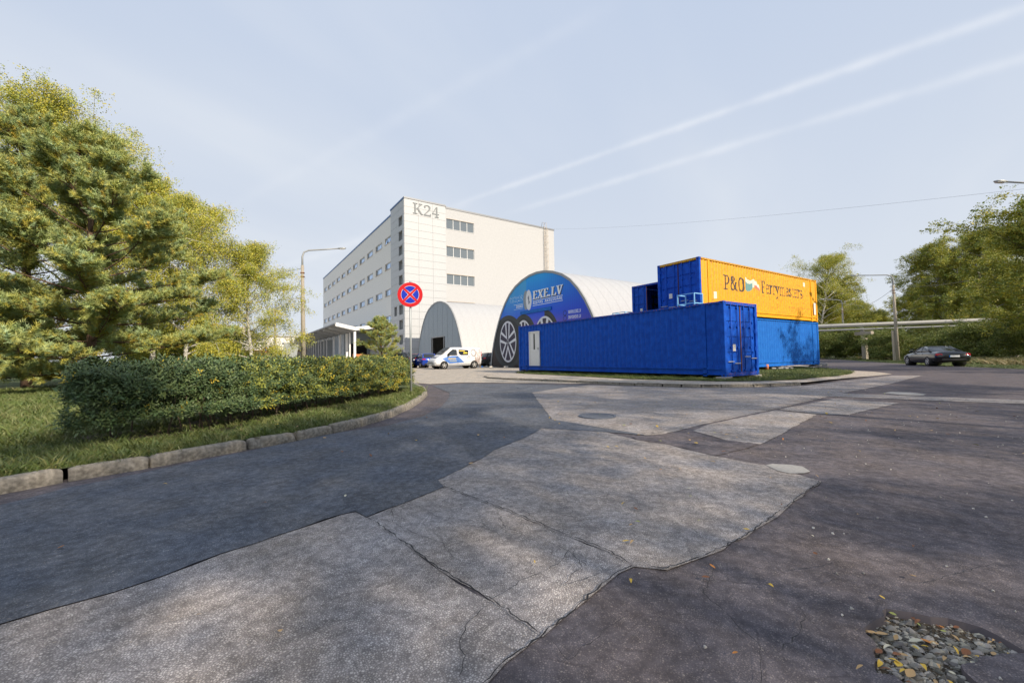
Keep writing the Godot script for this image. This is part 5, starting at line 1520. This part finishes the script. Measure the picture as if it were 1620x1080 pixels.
func mixc(list: Array) -> Color:
	var a: Color = list[rng.randi() % list.size()]; var b: Color = list[rng.randi() % list.size()]
	return a.lerp(b, rng.randf()) * rng.randf_range(.8, 1.2)

# broadleaf tree of height h about the origin: returns trunk mesh, limb mesh, spray places and colours
func broadleaf(called: String, h: float, radius: float, low: float, limbs: int, sprays: int, droop: float, bark: Material, palette: Array, spray: Mesh, seed_: int, crown_pow := .8) -> Dictionary:
	rng.seed = seed_
	var trunk := smooth(); var wood := smooth()
	var pts := []; var rad := []
	var lean := Vector3(rng.randfn() * .04, 0, rng.randfn() * .04)
	for k in 9:
		var t := k / 8.0
		pts.append(Vector3(lean.x * t * h + sin(t * 7 + seed_) * .12, h * .95 * t, lean.z * t * h + cos(t * 5 + seed_) * .12))
		rad.append(lerpf(h * .0145, .02, pow(t, .8)) + (.06 if k == 0 else 0.0))
	add_tube(trunk, pts, rad, 9)
	var at := []; var cols := []
	var per := maxi(1, sprays / (limbs * 9))
	for i in limbs:
		var f := low + (1 - low) * pow((i + .5) / limbs, .9)
		var az := i * 2.399 + rng.randfn() * .4
		var k := f * 8; var base: Vector3 = (pts[int(k)] as Vector3).lerp(pts[mini(int(k) + 1, 8)], k - int(k))
		var u := (f - low) / (1 - low)
		var len_ := radius * pow(sin(PI * clampf(.18 + u * .80, 0, 1)), crown_pow) * rng.randf_range(.65, 1.25) + .3
		var up := lerpf(.35, 1.5, u) + rng.randfn() * .2
		var dir := Vector3(cos(az), up, sin(az)).normalized()
		var lp := [base]; var p := base
		for s in 5:
			dir = (dir + Vector3(rng.randfn() * .13, -.10 * droop * (s * .5), rng.randfn() * .13)).normalized()
			p += dir * len_ / 5 * sqrt(1 + up * up * .4); lp.append(p)
		add_tube(wood, lp, [h * .0052 + .01, h * .004, h * .003, .018, .012, .006], 5)
		for t in 9:
			var s0 := rng.randf_range(.25, 1.0) * 4.99
			var b0: Vector3 = (lp[int(s0)] as Vector3).lerp(lp[int(s0) + 1], s0 - int(s0))
			var td := (dir + Vector3(rng.randfn(), rng.randfn() * .5, rng.randfn()) * .9).normalized()
			var tl := len_ * rng.randf_range(.18, .42) + .25
			var q := b0 + td * tl; var q2 := q + (td + Vector3(0, -droop * 1.3, 0)).normalized() * tl * .7
			add_tube(wood, [b0, q, q2], [.016, .009, .004], 4, false)
			for n in per:
				var s := rng.randf()
				var c := b0.lerp(q, s * 2) if s < .5 else q.lerp(q2, s * 2 - 1)
				c += Vector3(rng.randfn(), rng.randfn() * .8 - droop * .5 * rng.randf(), rng.randfn()) * (.13 + .009 * h)
				if c.y < .3: continue
				var b := Basis(Vector3.UP, rng.randf() * TAU) * Basis(Vector3.RIGHT, rng.randfn() * (.9 - .5 * minf(droop, 1)))
				at.append(Transform3D(b.scaled(Vector3.ONE * rng.randf_range(.75, 1.35)), c)); cols.append(mixc(palette))
	return {"trunk": done(trunk), "wood": done(wood), "at": at, "cols": cols, "bark": bark, "spray": spray}

func plant_tree(called: String, label: String, group: String, kind: Dictionary, at: Vector3, turn: float, scale_ := 1.0, wide := 1.0) -> void:
	var o := thing(called, label, "tree", at, turn, group)
	o.scale = Vector3(scale_ * wide, scale_, scale_ * wide)
	part("trunk", kind.trunk, kind.bark, o)
	part("limbs", kind.wood, kind.bark, o)
	if not kind.has("mm"):
		var c := copies("crown", kind.spray, kind.get("leaf", M.leaf), kind.at, kind.cols, o)
		kind.mm = c.multimesh
	else:
		var c := MultiMeshInstance3D.new(); c.name = "crown"; c.set_meta("kind", "stuff"); c.multimesh = kind.mm; c.material_override = kind.get("leaf", M.leaf); o.add_child(c, true)

func pine_kind(h: float, radius: float, low: float, tufts: int, seed_: int) -> Dictionary:
	rng.seed = seed_
	var trunk := smooth(); var wood := smooth()
	var pts := []; var rad := []
	for k in 9:
		var t := k / 8.0
		pts.append(Vector3(sin(t * 4 + seed_) * .1, h * .97 * t, cos(t * 3 + seed_) * .1)); rad.append(lerpf(h * .018, .025, t))
	add_tube(trunk, pts, rad, 10)
	var ends := []
	var whorls := int(h / .62)
	for w in whorls:
		var f := low + (1 - low) * (w + .3) / whorls
		for b in 4:
			var az := b * TAU / 4 + w * 1.1 + rng.randfn() * .2
			var len_ := radius * (1.0 - pow((f - low) / (1 - low), 1.6)) * rng.randf_range(.7, 1.12) + .25
			var k := f * 8; var p: Vector3 = (pts[int(k)] as Vector3).lerp(pts[mini(int(k) + 1, 8)], k - int(k))
			var dir := Vector3(cos(az), lerpf(-.28, .95, pow(f, .8)) + rng.randfn() * .12, sin(az)).normalized()
			var lp := [p]
			for s in 5:
				dir = (dir + Vector3(rng.randfn() * .08, .05 + rng.randfn() * .05, rng.randfn() * .08)).normalized()
				p += dir * len_ / 5; lp.append(p)
			add_tube(wood, lp, [.015 + len_ * .006, .014 + len_ * .004, .02, .015, .01, .006], 5)
			var twigs := int(7 + len_ * 7)
			for t in twigs:
				var s0 := pow(rng.randf(), .7) * .58 + .4 if f > .33 else rng.randf_range(.1, .98)
				s0 *= 4.99
				var b0: Vector3 = (lp[int(s0)] as Vector3).lerp(lp[int(s0) + 1], s0 - int(s0))
				var td := (dir * .7 + Vector3(rng.randfn(), .35 + rng.randfn() * .3, rng.randfn()) * .8).normalized()
				var tl := rng.randf_range(.2, .65)
				var q := b0 + td * tl
				add_tube(wood, [b0, q], [.012, .006], 4, false)
				ends.append([b0, q, td])
	var at := []; var cols := []
	var green := [Color(.28, .36, .13), Color(.37, .41, .12), Color(.34, .44, .23), Color(.47, .43, .08)]
	var old := [Color(.52, .37, .05), Color(.40, .35, .06), Color(.28, .29, .08)]
	for i in tufts:
		var e: Array = ends[rng.randi() % ends.size()]
		var s := rng.randf()
		var c: Vector3 = (e[0] as Vector3).lerp(e[1], .35 + .65 * s) + Vector3(rng.randfn(), rng.randfn() * .6, rng.randfn()) * .07
		var y: Vector3 = ((e[2] as Vector3) + Vector3(rng.randfn() * .5, .6 + rng.randfn() * .35, rng.randfn() * .5)).normalized()
		var x := y.cross(Vector3(rng.randfn(), rng.randfn(), rng.randfn())).normalized()
		at.append(Transform3D(Basis(x, y, x.cross(y)).scaled(Vector3.ONE * rng.randf_range(.75, 1.25)), c))
		cols.append(mixc(green) if s > .15 else mixc(old))
	if not cache.has("tuft"): cache.tuft = needle_tuft(34, .26, 4)
	return {"trunk": done(trunk), "wood": done(wood), "at": at, "cols": cols, "bark": M.pine_bark, "spray": cache.tuft, "leaf": M.needle}

func plants() -> void:
	var spray := leaf_spray(15, .13, .42, .085, 5)
	var fine := leaf_spray(16, .16, .34, .125, 6)
	var gold := [Color(.36, .39, .07), Color(.46, .44, .06), Color(.56, .47, .05), Color(.27, .33, .08)]
	var deep := [Color(.20, .26, .06), Color(.29, .33, .07), Color(.42, .40, .07), Color(.52, .45, .06)]
	var birch_a := broadleaf("birch", 19.0, 4.6, .16, 40, 9000, .8, M.birch_bark, gold, spray, 101)
	var birch_b := broadleaf("birch", 13.0, 3.3, .12, 32, 7400, .9, M.birch_bark, gold, spray, 205)
	var birch_c := broadleaf("birch", 18.5, 4.8, .12, 44, 10500, 1.1, M.birch_bark, deep, fine, 307)
	var open_a := broadleaf("maple", 14.0, 4.8, .22, 12, 2300, .3, M.bark, deep, fine, 421)
	var open_b := broadleaf("birch", 14.0, 4.4, .2, 12, 2300, .8, M.birch_bark, gold, spray, 431)
	var maple := broadleaf("maple", 14.0, 4.6, .2, 36, 9000, .25, M.bark, deep, fine, 411)
	# behind the hedge, left
	plant_tree("birch_tree", "tall yellowing birch rising above and behind the big pines", "trees on the lawn", birch_a, P(-27.0, .1, 26.0), .4, .92)
	plant_tree("birch_tree", "middle birch with golden crown right of the big pine", "trees on the lawn", birch_b, P(-19.6, .1, 24.5), 1.9, .84, .85)
	plant_tree("birch_tree", "small birch leaning over the hedge next to the street lamp", "trees on the lawn", birch_b, P(-17.8, .1, 27.8), 4.1, .68, 1.12)
	plant_tree("birch_tree", "birch filling the gap between the pines and the middle birch", "trees on the lawn", birch_b, P(-23.4, .1, 26.5), 2.9, 1.0, .9)
	var pine_a := pine_kind(9.8, 4.9, .05, 17000, 511)
	var pine_b := pine_kind(12.2, 4.6, .06, 15000, 523)
	plant_tree("pine_tree", "big spreading pine with bluish needles standing behind the hedge", "trees on the lawn", pine_a, P(-16.2, .1, 15.6), .0)
	plant_tree("pine_tree", "taller pine at the lawn edge beside the spreading one", "trees on the lawn", pine_b, P(-21.5, .1, 18.0), 1.0)
	plant_tree("pine_tree", "low pine bough tree shading the lawn left of the hedge", "trees on the lawn", pine_a, P(-20.5, .1, 12.0), 2.2, .8)
	var pine_c := pine_kind(6.6, 2.9, .1, 4200, 541)
	plant_tree("pine_tree", "small pine growing before the warehouse tower", "", pine_c, P(-13.0, .1, 40.5), .7, .76, 1.1)
	# beyond the road on the right
	var right := "trees beyond the pipeline"
	plant_tree("birch_tree", "tall golden birch with pale trunk right of the yellow container", right, birch_a, P(59, 0, 79), 2.0, 1.03, 1.1)
	plant_tree("birch_tree", "leafy birch between the golden birch and the road lamp", right, birch_c, P(65, 0, 82), 1.2, .84, 1.25)
	plant_tree("birch_tree", "lower birch at the gap where the sky shows over the pipeline", right, birch_c, P(76, 0, 90), 3.6, .66)
	plant_tree("birch_tree", "broad weeping birch directly behind the black coupe", right, birch_c, P(66.5, 0, 62.5), .3, .94)
	plant_tree("birch_tree", "tallest birch of the clump behind the black coupe", right, birch_c, P(69.0, 0, 60), 2.4, 1.0)
	plant_tree("birch_tree", "golden birch at the edge of the clump behind the coupe", right, birch_a, P(71, 0, 60), 4.0, .95)
	plant_tree("willow_tree", "grey-green willow hanging over the end of the pipeline", "", maple, P(46.5, 0, 34.5), 2.0, .98, 1.2)
	for q in [[61.5, 84, 2.2, .95], [57, 82, 4.4, .8], [69, 86, .7, .7], [70, 64, 5.0, .8], [72, 72, 1.0, .75], [75, 58, 2.0, .85], [80, 68, 4.2, .9], [84, 62, 5.2, .9], [70, 96, 0.3, .7], [90, 100, 1.7, .7], [54, 92, 2.7, .7], [100, 86, 3.3, .9]]:
		plant_tree("maple_tree", "dark green tree filling the wood beyond the pipeline", right, maple, P(q[0], 0, q[1]), q[2], q[3], 1.1)
	# the row on the near side of the road whose shade falls across the junction
	var row := "trees shading the junction"
	for q in SHADE:
		plant_tree("roadside_tree", "leafy roadside tree of the row that shades the junction", row, open_a if int(q[3]) % 2 else open_b, P(q[0], 0, q[1]), q[3], q[2] / 14.0, 1.15)
	# bushes under the far trees
	var bush := broadleaf("bush", 3.2, 2.0, .05, 22, 2600, .4, M.bark, [Color(.10, .15, .03), Color(.16, .20, .04), Color(.22, .23, .04)], leaf_spray(14, .14, .25, .10, 8), 611, .5)
	var bushes := [[52.5, 58.5, 1.0], [50.5, 60, .9], [55.5, 57, .7], [48, 52.5, .75], [49.5, 50.5, .6], [45.5, 48.8, .7], [58, 54, 1.0], [54, 49, .8], [56, 46.5, .9], [50, 43.5, .8], [53, 41, .9], [48.5, 38.2, .8], [47, 61.5, .8], [50.5, 65, 1.1], [-25, 30, .8], [-30, 34, .9], [-22, 31, .7]]
	for i in bushes.size():
		var q: Array = bushes[i]
		var b := thing("bush", "rounded leafy bush at the foot of the trees beyond the pipeline" if q[0] > 0 else "low bush between the birch trunks behind the hedge", "bush", P(q[0], 0, q[1]), i * 1.7, "roadside bushes" if q[0] > 0 else "bushes under the birches")
		b.scale = Vector3(q[2] * 1.2, q[2], q[2] * 1.2)
		part("stems", bush.wood, bush.bark, b)
		if not bush.has("mm"): bush.mm = copies("foliage", bush.spray, M.leaf, bush.at, bush.cols, b).multimesh
		else:
			var c := MultiMeshInstance3D.new(); c.name = "foliage"; c.set_meta("kind", "stuff"); c.multimesh = bush.mm; c.material_override = M.leaf; b.add_child(c, true)
	hedge()
	grass()
	fallen_leaves()

var HEDGE: Curve2D

func hedge() -> void:
	rng.seed = 808
	var o := thing("hedge", "clipped dark green hedge along the curved kerb", "hedge", Vector3.ZERO)
	var curve := Curve2D.new()
	for p in [Vector2(-5.45, 5.35), Vector2(-4.95, 5.75), Vector2(-4.72, 6.6), Vector2(-4.55, 7.6), Vector2(-4.25, 8.9), Vector2(-3.95, 10.2), Vector2(-3.7, 11.4), Vector2(-3.8, 12.6), Vector2(-4.3, 13.6)]: curve.add_point(p)
	HEDGE = curve
	var total := curve.get_baked_length()
	var band := []
	for k in 24: band.append(curve.sample_baked(curve.get_baked_length() * k / 23.0) + Vector2(.68, -.1) + Vector2(rng.randfn(), rng.randfn()) * .04)
	for k in 24: band.append(curve.sample_baked(curve.get_baked_length() * (23 - k) / 23.0) + Vector2(-.7, .1) + Vector2(rng.randfn(), rng.randfn()) * .05)
	setting(part("hedge_bed", ground_sheet([band], .12), M.soil, self))
	var bumps := noise(FastNoiseLite.TYPE_SIMPLEX, .9, 17, 3)
	var st := flat()
	for k in 9:   # one shoot with nine narrow leaves
		var r := RandomNumberGenerator.new(); r.seed = 40 + k
		var c := Vector3(0, .016 * k, 0)
		var az := k * 2.4
		var a := Vector3(cos(az), .55 + r.randfn() * .2, sin(az)).normalized(); var b := a.cross(Vector3.UP).normalized(); var n := b.cross(a)
		var s := .047 * r.randf_range(.8, 1.2)
		var m := c + a * s * .5 - n * .004
		quad(st, c, m + b * s * .2, c + a * s, m); quad(st, c, m, c + a * s, m - b * s * .2)
	var shoot := done(st)
	var at := []; var cols := []
	var green := [Color(.045, .085, .034), Color(.065, .115, .042), Color(.09, .14, .048), Color(.13, .175, .055)]
	for i in 30000:
		var s := rng.randf() * (total + .9) - .45
		var q := curve.sample_baked(clampf(s, 0, total))
		var t := (curve.sample_baked(clampf(s + .2, 0, total)) - curve.sample_baked(clampf(s - .2, 0, total))).normalized()
		var n2 := Vector2(t.y, -t.x)    # towards the road
		var ang := rng.randf_range(-.32, PI + .25)
		var across := cos(ang); var high := sin(ang)
		across = signf(across) * pow(absf(across), .62); high = signf(high) * pow(absf(high), .55)
		var inset := rng.randf() * rng.randf()
		if rng.randf() < .05: inset = -rng.randf() * .22
		var over := maxf(0, maxf(-s, s - total))
		var wid := (.60 + .17 * bumps.get_noise_2d(s * 1.1, high * 1.6)) * sqrt(maxf(.0, 1 - pow(over / .47, 2)))
		var p := q - t * (over if s < 0 else -over) + n2 * across * wid * (1 - .4 * inset)
		var top := .43 + .11 * bumps.get_noise_2d(s * 1.4, across * 1.5 + 9)
		var y := .56 + high * top * (1 - .35 * inset)
		if y < .12 + .12 * rng.randf(): continue
		var outw := Vector3(n2.x * cos(ang), maxf(sin(ang), .1), -n2.y * cos(ang)).normalized()
		var up := (outw * .8 + Vector3(rng.randfn() * .5, .6 + rng.randfn() * .4, rng.randfn() * .5)).normalized()
		var x := up.cross(Vector3(rng.randfn(), rng.randfn(), rng.randfn())).normalized()
		at.append(Transform3D(Basis(x, up, x.cross(up)).scaled(Vector3.ONE * rng.randf_range(.8, 1.35)), P(p.x, y, p.y)))
		var c := mixc(green)
		var yellow := .012 + .09 * smoothstep(1.8, 4.5, s)  # a few yellow leaves; their increase paints sunlight on the far part
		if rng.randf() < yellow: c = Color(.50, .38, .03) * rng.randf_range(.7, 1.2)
		elif s > 1.5 and rng.randf() < .35: c = Color(.27, .29, .045)  # brighter leaf colour stands for sunlight along the far part
		cols.append(c)
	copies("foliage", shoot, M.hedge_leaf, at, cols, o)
	for i in 90:
		var s := rng.randf_range(.6, total - .3)
		var q := curve.sample_baked(s) + Vector2(rng.randf_range(-.4, .4), rng.randf_range(-.4, .4))
		var b := Vector3(rng.randfn() * .12, rng.randf_range(.5, .85), rng.randfn() * .12)
		part("stem", tube([Vector3.ZERO, b * .5 + Vector3(rng.randfn(), 0, rng.randfn()) * .02, b], [.011, .008, .004], 5), M.bark, o, P(q.x, .1, q.y))

func grass() -> void:
	rng.seed = 909
	var tuft := grass_tuft(11, .075, 3)
	var poly := PackedVector2Array(LAWN)
	var green := [Color(.075, .115, .025), Color(.11, .155, .037), Color(.15, .185, .052), Color(.19, .195, .07)]
	var at := []; var cols := []
	var bare := noise(FastNoiseLite.TYPE_SIMPLEX, .8, 33, 3)
	for i in 52000:
		var near := rng.randf() < .6
		var p := Vector2(rng.randf_range(-8.5, -2.3), rng.randf_range(2.6, 13.5)) if near else Vector2(rng.randf_range(-20, -5), rng.randf_range(5, 19))
		if not Geometry2D.is_point_in_polygon(p, poly): continue
		if HEDGE.get_closest_point(p).distance_to(p) < .62 and rng.randf() < .8: continue
		if near and bare.get_noise_2dv(p) > .28 and rng.randf() < .8: continue
		at.append(Transform3D(Basis(Vector3.UP, rng.randf() * TAU).scaled(Vector3.ONE * rng.randf_range(.5, 1.3) * (1.0 if near else 1.5) * (1.6 if rng.randf() < .05 else 1.0)), P(p.x, .112, p.y)))
		cols.append(mixc(green))
	stuff(copies("lawn_grass", tuft, M.grass_blade, at, cols, self), "short green grass of the lawn around the hedge", "grass")
	at = []; cols = []
	poly = PackedVector2Array(GREEN)
	for i in 26000:
		var p := Vector2(rng.randf_range(0, 20), rng.randf_range(14, 30))
		if not Geometry2D.is_point_in_polygon(p, poly): continue
		var b := .9 + (.7 if rng.randf() < .12 else 0.0)
		at.append(Transform3D(Basis(Vector3.UP, rng.randf() * TAU).scaled(Vector3(1.5, b * rng.randf_range(.8, 1.5), 1.5)), P(p.x, island_height(p.x) + .017, p.y)))
		cols.append(mixc(green))
	stuff(copies("island_grass", tuft, M.grass_blade, at, cols, self), "grass growing round the feet of the containers", "grass")
	at = []; cols = []
	var tall := grass_tuft(14, .34, 7)
	for i in 15000:
		var p := Vector2(rng.randf_range(27, 62), rng.randf_range(20, 66))
		var e := 0.0
		for k in [[27.0, 21.6, 31.0, 31.4], [31.0, 31.4, 41.0, 49.2], [41.0, 49.2, 53.0, 70.0]]:
			if p.y >= k[1] and p.y < k[3]: e = p.x - lerpf(k[0], k[2], (p.y - k[1]) / (k[3] - k[1]))
		if e < .3 or e > 13: continue
		var s := rng.randf_range(.2, .45) if e < 5 else rng.randf_range(.7, 1.7)
		at.append(Transform3D(Basis(Vector3.UP, rng.randf() * TAU).scaled(Vector3(2.2, 1, 2.2) * s), P(p.x, -.06, p.y)))
		cols.append(mixc(green) if e < 5 or rng.randf() < .45 else mixc([Color(.34, .27, .13), Color(.25, .2, .09)]))
	stuff(copies("verge_grass", tall, M.grass_blade, at, cols, self), "mown verge and taller dry grass along the far side of the road", "grass")

func fallen_leaves() -> void:
	rng.seed = 1010
	var shapes := []
	for k in 4:   # narrow curled leaves and two rounder ones
		var st := smooth()
		var l := 1.0; var w: float = [.13, .17, .34, .28][k]
		var prev := []
		for i in 7:
			var t := i / 6.0
			var y: float = (.16 if k % 2 else .1) * sin(t * PI) * (1 if k < 2 else -.3) + .05 * t * k
			var half := w * pow(sin(PI * clampf(t * .96 + .02, 0, 1)), .8)
			var now := [Vector3(t - .5, y + half * .35, -half), Vector3(t - .5, y, .02 * sin(t * 9)), Vector3(t - .5, y + half * .25, half)]
			if prev:
				quad(st, prev[0], now[0], now[1], prev[1]); quad(st, prev[1], now[1], now[2], prev[2])
			prev = now
		shapes.append(done(st))
	var kinds := [["yellow", lin(.60, .40, .05)], ["tan", lin(.46, .30, .14)], ["brown", lin(.19, .075, .03)], ["pale", lin(.55, .52, .40)], ["orange", lin(.52, .20, .035)], ["green", lin(.33, .36, .10)]]
	for k in kinds:
		mat("fallen_" + k[0], k[1], .7); M["fallen_" + k[0]].backlight_enabled = true; M["fallen_" + k[0]].backlight = Color(.15, .1, .03)
	var pit := PackedVector2Array(POT)
	var spots := []
	for px in [[.92, 2.02, 2], [1.0, 2.12, 4], [1.42, 2.55, 0], [-.95, 1.68, 1], [.1, 2.2, 0], [.55, 2.0, 0], [1.75, 2.45, 3], [1.2, 2.7, 5], [2.2, 2.3, 2]]: spots.append([Vector2(px[0], px[1]), px[2]])
	var in_pit := 0
	while spots.size() < 298:
		var p: Vector2
		if rng.randf() < .62: p = Vector2(rng.randf_range(.6, 10), pow(rng.randf(), 1.3) * 11 + 1.4)
		elif rng.randf() < .55: 
			p = Vector2(rng.randf_range(1.24, 1.86), rng.randf_range(1.4, 1.8)); in_pit += 1
			if in_pit > 150 or not Geometry2D.is_point_in_polygon(p, pit): continue
		elif rng.randf() < .5: p = Vector2(rng.randf_range(-3.6, 1.5), rng.randf_range(1.5, 9))
		else: p = Vector2(rng.randf_range(-4.9, -2.6), rng.randf_range(3.6, 9))
		if p.x > p.y * 1.35 + .1 or p.x < -p.y * 1.25: continue
		spots.append([p, [0, 0, 1, 1, 2, 2, 3, 4, 5][rng.randi() % 9]])
	var lawn := PackedVector2Array(LAWN)
	for s in spots:
		var p: Vector2 = s[0]
		var y := .019; var where := "lying on the asphalt"
		if Geometry2D.is_point_in_polygon(p, pit): y = -.012; where = "lying on the stones in the pothole"
		elif Geometry2D.is_point_in_polygon(p, lawn): y = .155; where = "lying in the grass by the hedge"
		var l := part("fallen_leaf", shapes[rng.randi() % 4], M["fallen_" + kinds[s[1]][0]], self, P(p.x, y, p.y), Vector3(rng.randfn() * .15, rng.randf() * TAU, rng.randfn() * .15))
		var sz := rng.randf_range(.018, .048) * (1.0 if p.y < 4 else 1.35)
		l.scale = Vector3.ONE * sz
		tag(l, "small %s fallen leaf %s" % [kinds[s[1]][0], where], "leaf", "fallen leaves " + where)
	# small loose stones on the dark asphalt
	var at := []; var cols := []
	for i in 700:
		var p := Vector2(rng.randf_range(.3, 9), rng.randf_range(1.3, 11))
		if p.x > p.y * 1.3 or Geometry2D.is_point_in_polygon(p, pit): continue
		at.append(Transform3D(random_basis(rng.randf_range(.0025, .008)), P(p.x, .003, p.y)))
		var g := rng.randf_range(.2, .55); cols.append(Color(g, g * .96, g * .9))
	stuff(copies("grit", pebble(9), M.stone, at, cols, self), "loose grit scattered over the dark asphalt", "grit")

# ---------------------------------------------------------------- all together
const SUN_ENERGY := 1.25
const EXPOSURE := 1.38
const SHADE := [[5.7, -14.3, 13.0, 1.0], [9.3, -10.7, 13.5, 2.0], [11.6, -8.4, 11.6, 3.3], [16.6, -3.4, 13.0, 4.0], [22.0, -.7, 14.0, 5.5], [33.4, 12.0, 11.6, 1.4], [38.6, 12.9, 15.0, 2.7], [1.5, -17.5, 13.0, 3.0]]

func _ready() -> void:
	rng.seed = 42
	camera_and_light()
	materials()
	ground()
	store_building()
	halls()
	far_buildings()
	containers()
	furniture()
	vehicles()
	plants()
